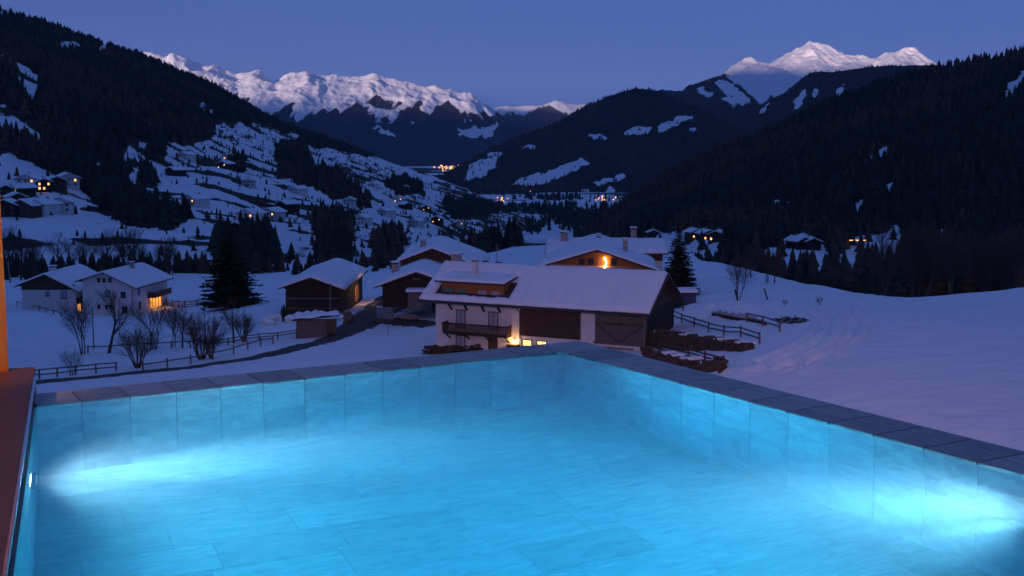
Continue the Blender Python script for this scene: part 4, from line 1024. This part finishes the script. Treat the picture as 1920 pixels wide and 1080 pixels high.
b = MB(); b.box(5.21, 5.26, 7.0, 12.5, zr - 7.7, zr - 5.7); lw_ = b.build('lit_window', M['amber_window'], h2); b = MB()
for i in range(5): b.box(5.24, 5.32, 7.0 + i*1.37 - .07, 7.0 + i*1.37 + .07, zr - 7.7, zr - 5.7)
b.build('mullions', M['frame'], lw_)
b = MB(); b.box(5.21, 6.6, 6.3, 14.5, zr - 5.5, zr - 5.35); b.box(6.5, 6.6, 6.3, 14.5, zr - 5.35, zr - 4.4); b.box(5.21, 6.5, 6.3, 6.4, zr - 5.35, zr - 4.4); b.build('balcony', M['brown_wood'], h2)
chimney(h2, 1.2, 9, zr - .6, zr + .7, .7); b = MB(); b.tube((5.1, -.1, zr - 3.0), (5.1, -.1, -1), .06, n=6); b.build('drainpipe', M['metal'], h2)
L = bpy.data.lights.new('house_lamp', 'POINT'); L.energy = 25; L.color = (1, .45, .1); L.shadow_soft_size = .2
o = bpy.data.objects.new('lamp', L); C.objects.link(o); o.parent = h2; o.location = (6.3, 9.5, zr - 6.0)

# ------------------------------------------------------------------ track through the snow
def ribbon(name, pts, widths, m, lift=.07, sub=16, edge=.25):
    P = [ground(x, y) for x, y in pts]; W = []
    line = []
    for i in range(len(P) - 1):
        for j in range(sub):
            t = j/sub; line.append((P[i].lerp(P[i+1], t), widths[i]*(1-t) + widths[i+1]*t))
    line.append((P[-1], widths[-1]))
    pos = [p for p, w in line]
    for _ in range(12): pos = [pos[0]] + [(pos[i-1] + pos[i]*2 + pos[i+1])/4 for i in range(1, len(pos)-1)] + [pos[-1]]
    b = MB(); K = 7
    for i, p in enumerate(pos):
        d = pos[min(i+1, len(pos)-1)] - pos[max(i-1, 0)]; d.z = 0; d.normalize(); n = Vector((-d.y, d.x, 0)); w = line[i][1]
        for k in range(K):
            s = (k/(K-1) - .5)*(w + edge*random.uniform(-1, 1)*(k in (0, K-1))*2); q = p + n*s
            b.v.append((q.x, q.y, gz(q.x, q.y) + (lift if 0 < k < K-1 else -.04)))
    n = len(pos); b.f = [(i*K + k, i*K + k + 1, (i+1)*K + k + 1, (i+1)*K + k) for i in range(n-1) for k in range(K-1)]; b.m = [0]*len(b.f)
    o = b.build(name, m); tag(o, kind='structure'); return o
ribbon('farm_track', [(-60,724), (60,717), (200,705), (350,690), (480,670), (560,652), (640,627), (690,603), (715,585), (730,566), (742,553)], [3.0, 3.0, 3.0, 3.0, 3.1, 3.3, 4.2, 6.5, 8.0, 7, 6], M['road'])
ribbon('yard_track', [(690,604), (740,602), (790,606), (812,611)], [4.0, 3.4, 3.0, 3.0], M['road'], .11)

# ------------------------------------------------------------------ trees
def bare_tree_meshes(seed, stems=1, spread=.55, depth=5, thick=.024, droop=0.0):
    """a leafless tree one metre high: (trunk mesh, branch mesh)"""
    rnd = random.Random(seed); tr = MB(); br = MB()
    def grow(p, d, L, r, lev):
        segs = 3 if lev < 2 else 2; q = p
        for s in range(segs):
            d2 = (d + Vector((rnd.uniform(-.16,.16), rnd.uniform(-.16,.16), rnd.uniform(-.05,.12) - droop*lev*.03))).normalized()
            e = q + d2*(L/segs); r2 = r*(.86 if lev < 2 else .78)
            (tr if lev == 0 else br).tube(q, e, r, r2, 6 if lev == 0 else (4 if lev < 3 else 3), caps=False)
            if lev < depth and (s > 0 or lev > 0):
                for _ in range(rnd.choice((1, 2, 2)) if lev < depth - 1 else 3):
                    a = d2.orthogonal().normalized(); a.rotate(Matrix.Rotation(rnd.uniform(0, 6.28), 3, d2))
                    nd = (d2 + a*rnd.uniform(spread*.6, spread*1.35)).normalized()
                    grow(e, nd, L*rnd.uniform(.50, .74), r2*rnd.uniform(.45, .65), lev + 1)
            q, d, r = e, d2, r2
        if lev < depth: grow(q, d, L*.66, r, lev + 1)
    for k in range(stems):
        a = 2*math.pi*k/stems; lean = (.13 if stems < 5 else .3) if stems > 1 else .05
        grow(Vector((.03*math.cos(a)*(stems > 1), .03*math.sin(a)*(stems > 1), 0)), Vector((lean*math.cos(a), lean*math.sin(a), 1)).normalized(), .36, thick*(1 if stems == 1 else .6), 0)
    h = max(v[2] for v in br.v); 
    for q in (tr, br): q.v = [(v[0]/h, v[1]/h, v[2]/h) for v in q.v]
    return tr.mesh('trunk'), br.mesh('branches')
KINDS = {'single': [bare_tree_meshes(s, 1, .55, 5) for s in (1, 2, 3)], 'multi': [bare_tree_meshes(s, 3, .40, 5, .02) for s in (4, 5, 14)],
         'bush': [bare_tree_meshes(s, 7, .62, 4, .028) for s in (6, 7)], 'shrub': [bare_tree_meshes(s, 5, .6, 3, .02) for s in (8,)]}
for k in KINDS.values():
    for pr_ in k:
        for me in pr_: me.materials.append(M['bark'])
birch_tr, birch_br = bare_tree_meshes(9, 1, .4, 5, .016); birch_tr.materials.append(M['birch']); birch_br.materials.append(M['bark'])
def bare_tree(kind, i, p, h, label, group=None, name='bare_tree', w=1.0):
    tr, br = (birch_tr, birch_br) if kind == 'birch' else KINDS[kind][i % len(KINDS[kind])]
    o = empty(name, tuple(p - UP*.1), random.uniform(0, 6.28)); o.scale = (h*w, h*w, h); tag(o, label, 'shrub' if kind in ('bush', 'shrub') else 'tree', group)
    for n_, me in (('trunk', tr), ('branches', br)):
        c = bpy.data.objects.new(n_, me); C.objects.link(c); c.parent = o
    return o
def px_h(p, hpx): return hpx*p.y/F_PX*1.02
for i, (x, y, hp, kind, lab) in enumerate([
        (155,664,118,'multi','leafless tree of many thin stems standing before the white gabled house'),
        (204,662,128,'single','bare spreading tree on the snow before the tall white balcony house'),
        (258,690,82,'bush','gnarled pollard bush with spiky twigs on the snow above the lower fence'),
        (291,655,108,'multi','leafless clump of thin trees on the snow below the glowing window'),
        (327,650,86,'multi','slim bare tree between the clump and the dense round bush'),
        (342,652,84,'single','slender bare tree right beside the dense round bush'),
        (378,674,92,'bush','big dense round leafless bush above the roadside fence'),
        (396,672,52,'bush','low bush growing at the foot of the dense round bush'),
        (438,643,90,'single','bare tree with a forked crown under the tall dark spruce'),
        (458,640,56,'bush','low twiggy bush beside the forked bare tree under the spruce'),
        (134,704,52,'shrub','small brown shrub at the lower roadside fence'),
        (1384,561,82,'multi','bare bushy tree on the snow slope beside a leaning board'),
        (1408,520,62,'single','bare tree on the crest behind the bushy tree'),
        (1438,530,66,'multi','twin stemmed bare tree on the snowy crest'),
        (1452,530,58,'single','slim bare tree next to the twin stemmed one on the crest'),
        (1537,572,18,'shrub','tuft of dry stalks poking out of the snow slope'),
        (1471,573,14,'shrub','thin dry stalks standing in the snow below the crest')]):
    p = ground(x, y); bare_tree(kind, i, p, px_h(p, hp), lab, name='bare_shrub' if kind in ('bush', 'shrub') else 'bare_tree', w=1.15 if kind == 'bush' else 1.0)
rnd = random.Random(5)
for i in range(14):                                        # taller trees in the gully behind the houses
    x = rnd.uniform(5, 330); Y = rnd.uniform(305, 350); d = ray(x, 500); p = Vector((d.x/d.y*Y, Y, gz(d.x/d.y*Y, Y)))
    bare_tree(rnd.choice(('single', 'multi')), i, p, rnd.uniform(10, 15), 'tall leafless tree rising from the dark gully behind the white houses', 'bare trees in the gully')
for i in range(16):
    x = rnd.uniform(1610, 1910); Y = rnd.uniform(205, 240); d = ray(x, 520); p = Vector((d.x/d.y*Y, Y, gz(d.x/d.y*Y, Y)))
    bare_tree(rnd.choice(('single', 'multi')), i, p, rnd.uniform(11, 16), 'leafless tree at the wood edge behind the snow crest', 'bare trees behind the crest')
p = at(20, 542, 300); p.z = gz(p.x, p.y); bare_tree('birch', 0, p, 15, 'white stemmed birch at the edge of the gully wood', name='birch_tree')
p = at(1782, 545, 212); p.z = gz(p.x, p.y); bare_tree('birch', 1, p, 13, 'pale birch stem among the dark trees behind the crest', name='birch_tree')

def spruce_meshes(seed, rows=34):
    rnd = random.Random(seed); t = MB(); t.tube((0,0,0), (0,0,.97), .018, .002, 7); c = MB()
    for k in range(rows):
        u = k/(rows-1); z = .09 + .88*u; R_ = (.215*(1-u)**.8 + .012)*rnd.uniform(.85, 1.12); nb = max(5, int(11*(1-u) + 4))
        for j in range(nb):
            a = 2*math.pi*(j + rnd.random()*.7)/nb; L = R_*rnd.uniform(.7, 1.15); ca, sa = math.cos(a), math.sin(a)
            dz = -.30*L*rnd.uniform(.5, 1.4); tip = .10*L
            pts = [Vector((ca*L*s, sa*L*s, z + dz*s**.8 + tip*s*s)) for s in (0, .35, .7, 1)]; side = Vector((-sa, ca, 0))
            for q in range(3):
                w0, w1 = (.022, .030, .020, .004)[q]*(1.2 - .5*u), (.022, .030, .020, .004)[q+1]*(1.2 - .5*u)
                p0, p1 = pts[q], pts[q+1]; dr0, dr1 = Vector((0, 0, -.55*w0)), Vector((0, 0, -.55*w1))
                c.add([p0 + side*w0 + dr0, p0, p1, p1 + side*w1 + dr1], [(0,1,2,3)]); c.add([p0, p0 - side*w0 + dr0, p1 - side*w1 + dr1, p1], [(0,1,2,3)])
            for q in range(4):                              # hanging twigs
                s = rnd.uniform(.25, 1); b_ = pts[0].lerp(pts[3], s); w = rnd.uniform(.012, .024)*(1.1 - .5*u); sd_ = side*rnd.choice((-1, 1))
                c.add([b_, b_ + sd_*w*1.6 + Vector((ca, sa, 0))*w, b_ + sd_*w*.7 + Vector((0, 0, -w*1.5))], [(0,1,2)])
    tm, cm = t.mesh('trunk'), c.mesh('crown'); tm.materials.append(M['bark']); cm.materials.append(M['needles']); return tm, cm
SPR = [spruce_meshes(11), spruce_meshes(12)]
def spruce(i, p, h, label, w=1.0):
    o = empty('spruce_tree', tuple(p - UP*.2), random.uniform(0, 6)); o.scale = (h*w, h*w, h); tag(o, label, 'tree')
    for n_, me in zip(('trunk', 'crown'), SPR[i]): c = bpy.data.objects.new(n_, me); C.objects.link(c); c.parent = o
p = ground(432, 577); spruce(0, p, px_h(p, 168), 'tall dark spruce beside the white balcony house', 1.65)
p = at(1272, 530, 152); p.z = gz(p.x, p.y); spruce(1, p, CAM_Z - p.z + slope_z(420, 152) - CAM_Z, 'dark spruce standing at the right end of the farm roof', 1.35)
p = ground(533, 603); o = empty('clipped_conifer', tuple(p)); tag(o, 'narrow clipped conifer beside the dark barn', 'shrub')
b = MB()
for k in range(9):
    for j in range(10):
        a = 2*math.pi*j/10 + k*.3; r = .55*math.sin(math.pi*(.12 + .86*k/9))**.8*random.uniform(.8, 1.2); z = .1 + 2.1*k/9
        b.add([(math.cos(a-.35)*r*.7, math.sin(a-.35)*r*.7, z), (math.cos(a+.35)*r*.7, math.sin(a+.35)*r*.7, z), (math.cos(a)*r, math.sin(a)*r, z + .42)], [(0,1,2)])
b.tube((0,0,.0), (0,0,2.2), .3, .02, 7, caps=False); b.build('foliage', M['needles'], o); b = MB(); b.tube((0,0,-.3), (0,0,.4), .07, n=6); b.build('trunk', M['bark'], o)

# ------------------------------------------------------------------ fences
def fence(pts, n, label, hpost=1.05, rails=(.45, .88), group=None, mat_='grey_wood', sag=0.0):
    P = [ground(x, y) for x, y in pts]; cum = [0.0]
    for a, b in zip(P[:-1], P[1:]): cum.append(cum[-1] + (b-a).length)
    def pos(s):
        for i in range(len(P)-1):
            if s <= cum[i+1] + 1e-6:
                t = (s - cum[i])/max(cum[i+1]-cum[i], 1e-6); q = P[i].lerp(P[i+1], t); q.z = gz(q.x, q.y); return q
        return P[-1]
    o = empty('wooden_fence', tuple(P[0])); tag(o, label, 'fence', group); S = [pos(cum[-1]*i/(n-1)) for i in range(n)]; off = P[0]
    for q in S:
        b = MB(); b.box(-.07, .07, -.07, .07, -.3, hpost); lean = Vector((random.uniform(-.03,.03), random.uniform(-.03,.03), 0))
        b.v = [tuple(Vector(v) + q - off + lean*v[2]) for v in b.v]; b.build('post', M[mat_], o)
    for a, c in zip(S[:-1], S[1:]):
        for r_ in rails:
            b = MB(); d = (c - a).normalized()*.12; b.bar(a - off + UP*(r_ + random.uniform(-.04,.04)) - d, c - off + UP*(r_ + random.uniform(-.04,.04)) + d, .06, .13); b.build('rail', M[mat_], o)
    return o
fence([(40,714), (130,704), (218,696)], 6, 'low two rail fence along the snowy roadside below the small shrub', .95)
fence([(165,662), (260,657), (330,653), (392,651)], 7, 'fence behind the bare trees in the snowy garden', .9, (.75,))
fence([(268,697), (350,684), (440,664), (512,645)], 8, 'long rail fence above the track below the dense round bush', 1.0, (.7,))
fence([(400,652), (470,640), (556,631)], 6, 'fence leading from the bare trees to the open shed', .9, (.45, .8))
fence([(32,573), (75,583), (130,600)], 7, 'low fence on the slope before the brown gabled house', .9, (.7,))
fence([(303,572), (350,578), (400,573)], 7, 'dark slatted fence beside the glowing window of the balcony house', 1.4, (.3, .6, .9, 1.2), mat_='dark_wood')
fence([(1242,571), (1281,583)], 3, 'short fence by the right end of the farm roof', 1.0)
fence([(1257,596), (1300,612), (1350,627), (1424,645)], 7, 'long two rail fence along the top of the upper stone wall', 1.05)
fence([(1400,604), (1462,622)], 3, 'short fence piece beside the covered heap in the snow', .95)
fence([(1210,652), (1260,668), (1356,694)], 6, 'weathered board fence along the lower stone wall', 1.15, (.35, .65, .95), mat_='brown_wood')
fence([(709,580), (735,570), (762,562)], 5, 'board fence at the back of the walled yard', 1.0, (.3, .6, .9)); fence([(762,562), (790,574), (812,586)], 5, 'board fence from the walled yard to the farmhouse corner', 1.0, (.3, .6, .9))

# ------------------------------------------------------------------ stone walls, heaps and small things
def stone_wall(pts, h0, h1, label, seed, name='stone_wall'):
    rs = random.Random(seed); P = [ground(x, y) for x, y in pts]; o = empty(name, tuple(P[0])); tag(o, label, 'wall'); b = MB(); sn = MB(); tot = sum((c-a).length for a, c in zip(P[:-1], P[1:])); acc = 0
    for a, c in zip(P[:-1], P[1:]):
        L = (c-a).length; d = (c-a).normalized(); n = Vector((-d.y, d.x, 0)); k = int(L/.42)
        for i in range(k):
            t = (i + .5)/k; q = a.lerp(c, t); q.z = gz(q.x, q.y); h = (h0 + (h1-h0)*((acc + L*t)/tot))*rs.uniform(.75, 1.1); z = -.3
            while z < h:
                s = rs.uniform(.14, .36); w = rs.uniform(.25, .7)
                m_ = Matrix.Translation(q - P[0] + UP*(z + s/2) + d*rs.uniform(-.15, .15)) @ Matrix.Rotation(math.atan2(d.y, d.x) + rs.uniform(-.15,.15), 4, 'Z') @ Matrix.Rotation(rs.uniform(-.1,.1), 4, 'Y')
                b.box(-w/2, w/2, -.28 + rs.uniform(-.12, .06), .6, -s/2, s/2, mat=m_); z += s*.92
            if rs.random() < .3:
                w = rs.uniform(.3, .5); m_ = Matrix.Translation(q - P[0] + UP*(h + .1)) @ Matrix.Rotation(math.atan2(d.y, d.x), 4, 'Z'); sn.box(-w/2, w/2, -.2, 1.0, -.05, rs.uniform(.06, .2), mat=m_)
        acc += L
    s_ = b.build('stones', M['stone_wall'], o); tag(s_, kind='stuff'); sn.build('snow_cap', M['snow'], o); return o
stone_wall([(1216,650), (1280,655), (1340,655), (1402,657)], 1.7, .45, 'dark dry stone wall under the long fence beside the barn', 1)
stone_wall([(1208,688), (1270,694), (1352,697)], 1.4, .6, 'lower dry stone wall carrying the weathered board fence', 2)
yw = empty('concrete_wall', tuple(ground(709, 597))); tag(yw, 'low concrete wall at the corner of the snowy yard', 'wall')
a, c = ground(708, 597) - yw.location, ground(736, 601) - yw.location; b = MB(); b.bar(a + UP*.6, c + UP*.6, .25, 1.9); b.build('wall_body', M['concrete'], yw); b = MB(); b.bar(a + UP*1.62, c + UP*1.62, .3, .14); b.build('snow_cap', M['snow'], yw)
def heap(name, pts, label, cat, m, part, n, rad, hgt, seed, log=True):
    """a heap of logs or lumps on the ground"""
    rs = random.Random(seed); p0 = ground(*pts[0]); o = empty(name, tuple(p0)); tag(o, label, cat); b = MB(); Q = [ground(*q) for q in pts]
    for i in range(n):
        t = rs.random()*(len(Q)-1); k = min(int(t), len(Q)-2); q = Q[k].lerp(Q[k+1], t-k) - p0; q += Vector((rs.uniform(-.5,.5), rs.uniform(-.4,.8), rs.uniform(-.1, hgt)))
        a = rs.uniform(0, 6.28); L = rs.uniform(.5, 1.2) if log else rs.uniform(.2, .5)
        b.tube(q - Vector((math.cos(a), math.sin(a), rs.uniform(-.2,.2)))*L*.5, q + Vector((math.cos(a), math.sin(a), rs.uniform(-.2,.2)))*L*.5, rad*rs.uniform(.6, 1.3), n=6)
    q = b.build(part, m, o); tag(q, kind='stuff'); return o
heap('log_pile', [(803,664), (840,664), (900,662)], 'heap of brown logs at the foot of the farmhouse wall', 'log pile', M['stone_wall'], 'logs', 170, .12, .8, 3)
heap('rubble_pile', [(650,612), (655,600), (648,596)], 'snowy heap of stones beside the open shed', 'rubble', M['rock'], 'stones', 60, .2, .9, 4, False)
heap('brush_pile', [(1462,603), (1485,606), (1503,604)], 'pile of dark branches lying in the snow', 'brush pile', M['bark'], 'branches', 90, .035, .5, 5)
def lump(name, p, r, label, cat, m, group=None, squash=.75, snow=True, seed=0):
    o = empty(name, tuple(p)); tag(o, label, cat, group)
    def ball(rr, z0, mm, nm, cut=-.4):
        b = MB(); NU, NV = 14, 8; rs = random.Random(seed)
        ph = rs.uniform(0, 6)
        for i in range(NV+1):
            v = cut*math.pi/2 + (1-cut)*math.pi/2*i/NV
            for j in range(NU):
                u = 2*math.pi*j/NU; q = rr*(1 + .10*math.sin(2*u + ph) + .06*math.sin(3*u + 2*v + ph)); b.v.append((q*math.cos(v)*math.cos(u), q*math.cos(v)*math.sin(u), z0 + q*squash*math.sin(v)))
        b.f = [(i*NU + j, i*NU + (j+1) % NU, (i+1)*NU + (j+1) % NU, (i+1)*NU + j) for i in range(NV) for j in range(NU)]; b.m = [0]*len(b.f); b.build(nm, mm, o, True)
    ball(r, r*squash*.35, m, 'wrapping')
    if snow: ball(r*1.03, r*squash*.5, M['snow'], 'snow_cap', .2)
    return o
for i, (x, y, r) in enumerate([(497,607,.8), (512,602,.8), (526,600,.75), (545,604,.8), (562,598,.8), (578,596,.8), (592,594,.8), (604,595,.75), (506,610,.7), (640,600,.6)]):
    lump('silage_bale', ground(x, y), r, 'snow capped wrapped silage bale lying beside the dark barn', 'bale', M['wrap'], 'silage bales by the barn', seed=i)
# covered heap on a log, leaning boards, tarpaulin shelter
p0, p1 = ground(1334, 590), ground(1432, 607); cv = empty('covered_heap', tuple(p0)); tag(cv, 'long grey sheet covered heap on a dark beam in the snow', 'heap')
b = MB(); n = 22
for i in range(n + 1):
    q = p0.lerp(p1, i/n) - p0; q.z = gz(*(p0.lerp(p1, i/n)).xy) - p0.z; w = .9 + .25*math.sin(i*1.3); h = .75*math.sin(math.pi*(.08 + .84*i/n))**.5 + .12*math.sin(i*2.1)
    for k in range(7): t = math.pi*k/6; b.v.append((q.x, q.y - math.cos(t)*w*.7, q.z - .1 + math.sin(t)*h))
b.f = [(i*7 + k, i*7 + k + 1, (i+1)*7 + k + 1, (i+1)*7 + k) for i in range(n) for k in range(6)]; b.m = [0]*len(b.f); b.build('sheet', M['sheet'], cv, True)
b = MB(); b.bar((0, -.85, .15), p1 - p0 + Vector((0, -.85, .1)), .25, .3); b.build('beam', M['dark_wood'], cv)
for (x, y, tl2, lab) in ((1384,563,-.35,'dark board leaning against the bushy bare tree'), (1441,562,-.5,'dark plank stuck slanting in the snow of the slope')):
    p = ground(x, y); o = empty('leaning_board', tuple(p)); tag(o, lab, 'board'); b = MB(); b.bar((0,0,-.3), (tl2, .2, 1.25), .32, .10); b.build('plank', M['dark_wood'], o); b = MB(); b.bar((tl2, .2, 1.27), (tl2*1.08, .21, 1.36), .34, .12); b.build('snow_cap', M['snow'], o)
p = at(1280, 556, 140); p.z = gz(p.x, p.y); ts = empty('tarp_shelter', tuple(p)); tag(ts, 'flat snow roofed shelter hung with a dark blue tarpaulin behind the barn', 'shelter')
b = MB(); b.box(-1.7, 1.6, 0, 2.6, -.5, 1.55); b.build('body', M['brown_wood'], ts); b = MB(); N = 12
for i in range(N): b.box(-1.72 + 3.3*i/N, -1.72 + 3.3*(i+1)/N, -.09 - .05*(i % 2), -.01, .35 + .12*math.sin(i*1.7), 1.5)
b.build('tarpaulin', M['tarp'], ts); b = MB(); b.box(-1.9, 1.8, -.25, 2.8, 1.56, 1.66); b.build('roof', M['tile_roof'], ts); b = MB(); b.box(-1.85, 1.75, -.2, 2.75, 1.662, 1.98); b.build('roof_snow', M['roof_snow'], ts)
def pole(x, y, hpx, label, r=.08, arm=False, Y=None):
    p = ground(x, y) if Y is None else at(x, y, Y)
    if Y: p.z = gz(p.x, p.y)
    h = px_h(p, hpx); o = empty('wooden_pole', tuple(p)); tag(o, label, 'pole'); b = MB(); b.tube((0,0,-.3), (0,0,h), r, r*.75, 8); b.build('shaft', M['grey_wood'], o)
    if arm: b = MB(); b.bar((-.5, 0, h - .3), (.5, 0, h - .3), .08, .1); b.build('crossarm', M['grey_wood'], o)
pole(176, 655, 78, 'thin pole among the bare trees before the white house'); pole(620, 588, 62, 'wooden pole standing against the dark barn gable', .11, Y=162)
pole(728, 627, 18, 'short marker stake in the snow beside the track', .035); pole(759, 614, 12, 'small stake in the snow near the farmhouse corner', .035); pole(967, 530, 48, 'dark mast rising behind the farmhouse ridge', .12, True, Y=160)

# ------------------------------------------------------------------ hamlets and far houses
def bvh_of(g): 
    nr, nc = g.shape[:2]; return BVHTree.FromPolygons([Vector(p) for p in g.reshape(-1, 3)], [(r*nc + c, r*nc + c + 1, (r+1)*nc + c + 1, (r+1)*nc + c) for r in range(nr-1) for c in range(nc-1)])
BL, BR, BM_ = bvh_of(GL), bvh_of(GR), bvh_of(GM)
def hit(bv, x, y):
    h = bv.ray_cast(Vector((0, 0, CAM_Z)), ray(x, y).normalized()); return h[0]
def small_house(p, w, l, h, rz, wall, label, group, lit=0, name='hillside_house'):
    o = empty(name, tuple(p), rz); tag(o, label, 'house', group)
    b = MB(); b.box(-w/2, w/2, -l/2, l/2, -4, h); b.add([(-w/2+.02, -l/2+.02, h), (w/2-.02, -l/2+.02, h), (0, -l/2+.02, h + w*.22)], [(0,1,2)]); b.build('wall', M[wall], o)
    e = 1.0; b = MB(); zr_ = h + w*.22 + .25
    for s in (-1, 1): b.add([(x, y, z) for y in (-l/2 - e, l/2 + e) for (x, z) in ((0, zr_), (s*(w/2 + e), h - .1), (s*(w/2 + e), h + .35), (0, zr_ + .45))], [(0,1,2,3), (7,6,5,4), (0,4,5,1), (1,5,6,2), (2,6,7,3), (3,7,4,0)] if s < 0 else [(3,2,1,0), (4,5,6,7), (1,5,4,0), (2,6,5,1), (3,7,6,2), (0,4,7,3)])
    b.build('snow_roof', M['roof_snow'], o)
    b = MB(); b.box(-w/2 - e + .1, w/2 + e - .1, -l/2 - e - .03, -l/2 - e + .12, h - .45, h - .12); b.build('balcony', M['dark_wood'], o)
    for i in range(3):
        x = (-.3 + .3*i)*w
        for z in (1.0, 3.4):
            if z + 1.4 > h: continue
            q = MB(); q.box(x - .5, x + .5, -l/2 - .06, -l/2 - .005, z, z + 1.3); q.build('window', M['far_glow' if lit and (i + (z > 2)) % 3 < lit else 'window_glass'], o)
    q = MB(); q.box(-.5, .5, -.5 + l*.2, .5 + l*.2, h, h + w*.22 + 1.5); q.build('chimney', M['brick_chimney'], o)
    return o
knob_labels = ['white house with one lit window beside the glowing small house on the knoll', 'small dark house glowing with lit windows in the middle of the knoll hamlet', 'long brown house between the glowing small house and the white house at the knoll edge', 'white house with a lit window at the edge of the knoll by the dark forest', 'dark timber house with a lit window below the white gabled house on the knoll', 'wide dark house at the very bottom of the knoll hamlet', 'broad brown house low on the knoll between two white houses', 'white house low on the knoll standing nearest the wooded gorge', 'white house low on the knoll beside the broad brown house', 'dark unlit house beside the dark timber house with a lit window on the knoll', 'small brown unlit house between the upper and lower rows of the knoll hamlet']
knobs = [(53,352,11,1,'plaster'), (82,358,8,2,'dark_wood'), (103,356,11,0,'brown_wood'), (125,350,12,1,'plaster'), (42,370,9,1,'dark_wood'), (14,404,12,0,'dark_wood'), (62,404,13,0,'brown_wood'), (115,398,12,0,'plaster'), (84,402,10,0,'plaster'), (20,372,9,0,'dark_wood'), (30,388,9,0,'brown_wood')]
for i, (x, y, w, lit, wl) in enumerate(knobs):
    p = hit(BL, x, y)
    if p: small_house(p, w, w*1.25, 5.2, random.uniform(-.7, .7), wl, knob_labels[i], 'houses of the hamlet on the knoll', lit)
slopeh = [(427,299,1), (423,317,1), (579,243,1), (706,284,2), (690,287,0), (760,356,1), (748,379,1), (760,391,0), (512,412,1), (471,416,1), (440,445,1), (369,387,1), (467,350,0), (612,416,1), (655,385,0), (700,352,0), (800,395,1), (620,350,0), (560,365,0), (330,330,0), (725,405,0), (680,420,0), (820,418,1), (780,425,0), (350,300,0), (540,395,0), (860,425,1)]
for i, (x, y, lit) in enumerate(slopeh):
    p = hit(BL, x, y)
    if p: small_house(p, 11, 13, 5.0, random.uniform(-.8, .8), ('plaster', 'dark_wood', 'plaster')[i % 3], ('white' if i % 3 != 1 else 'dark timber') + ' farmhouse ' + ('with glowing windows' if lit else 'with dark windows') + ' on the far pasture slope' + (' high up below the forest' if y < 320 else (' low above the valley' if y > 400 else ' halfway up')), 'farmhouses on the pasture slope', lit)
for i, (x, y, w, lit) in enumerate([(1497,466,9,0), (1519,467,8,0), (1508,460,7,0), (1325,450,10,2), (1345,452,9,1), (1302,447,9,1), (1225,446,9,0)]):
    p = hit(BR, x, y)
    if p: small_house(p, w, w*1.2, 4.2, random.uniform(-.6, .6), 'dark_wood', ['largest of the three snow roofed huts on the shelf below the forest', 'middle sized snow roofed hut on the shelf below the forest', 'smallest snow roofed hut on the shelf below the forest', 'house with many glowing windows at the forest foot behind the spruce', 'house with one glowing window at the forest foot beside the brightest house', 'smaller glowing house at the forest foot behind the chalet wing', 'unlit house at the forest foot behind the chalet chimneys'][i], 'houses below the forest slope', lit)
# village lights far down the valley
def lights(name, label, clusters, seed, size):
    rs = random.Random(seed); b = MB()
    for (x, y, dx, dy, n, surf) in clusters:
        for _ in range(n):
            xx, yy = x + rs.gauss(0, dx), y + rs.gauss(0, dy)
            p = at_z(xx, max(yy, 296), -137.0) if surf is None else hit(surf, xx, yy)
            if p is None: continue
            s = size*p.y/4000*rs.uniform(.5, 1.2); b.box(p.x - s, p.x + s, p.y - s, p.y + s, p.z, p.z + s*1.6)
    o = b.build(name, M['far_glow']); tag(o, label, 'lights', kind='stuff')
lights('village_lights', 'orange lights of the villages down in the valley', [(985,352,32,3,46,None), (1012,350,10,2.5,20,None), (1128,374,9,6,18,None), (842,313,14,5,40,None), (860,318,10,3,20,None), (945,378,8,4,8,None), (977,424,3,3,3,None), (1045,352,22,2,8,None)], 9, 2.1)
for k, x in enumerate((1594, 1606, 1618)):  # made-up lamps in place of a streak of car light
    q0 = hit(BR, x, 468)
    if q0 is None: continue
    sl_ = empty('car_light_stand_in', tuple(q0)); tag(sl_, 'made-up lamp standing in for a streak of car light on the road across the snowy forest clearing', 'car light stand-in', 'stand-ins for the car light on the clearing road')
    b = MB(); b.tube((0,0,-1), (0,0,5.2), .09, n=6); b.bar((0,0,5.1), (0,-1.2,5.3), .08, .08); b.build('pole', M['metal'], sl_)
    b = MB(); b.box(-.9, .9, -1.7, -1.0, 4.9, 5.3); b.build('lamp_head', M['far_glow'], sl_)

# ------------------------------------------------------------------ the evening air
hz = MB(); hz.box(-14000, 14000, -6000, 23000, -146, 1250)
ho = hz.build('haze', bpy.data.materials.new('haze')); tag(ho, kind='stuff'); hm = ho.data.materials[0]; hm.use_nodes = True
nt = hm.node_tree; nt.nodes.remove(nt.nodes['Principled BSDF']); v = nt.nodes.new('ShaderNodeVolumePrincipled')
v.inputs['Color'].default_value = (.55, .72, 1, 1); v.inputs['Density'].default_value = 1.7e-5; v.inputs['Anisotropy'].default_value = 0.0
nt.links.new(v.outputs[0], nt.nodes['Material Output'].inputs['Volume'])
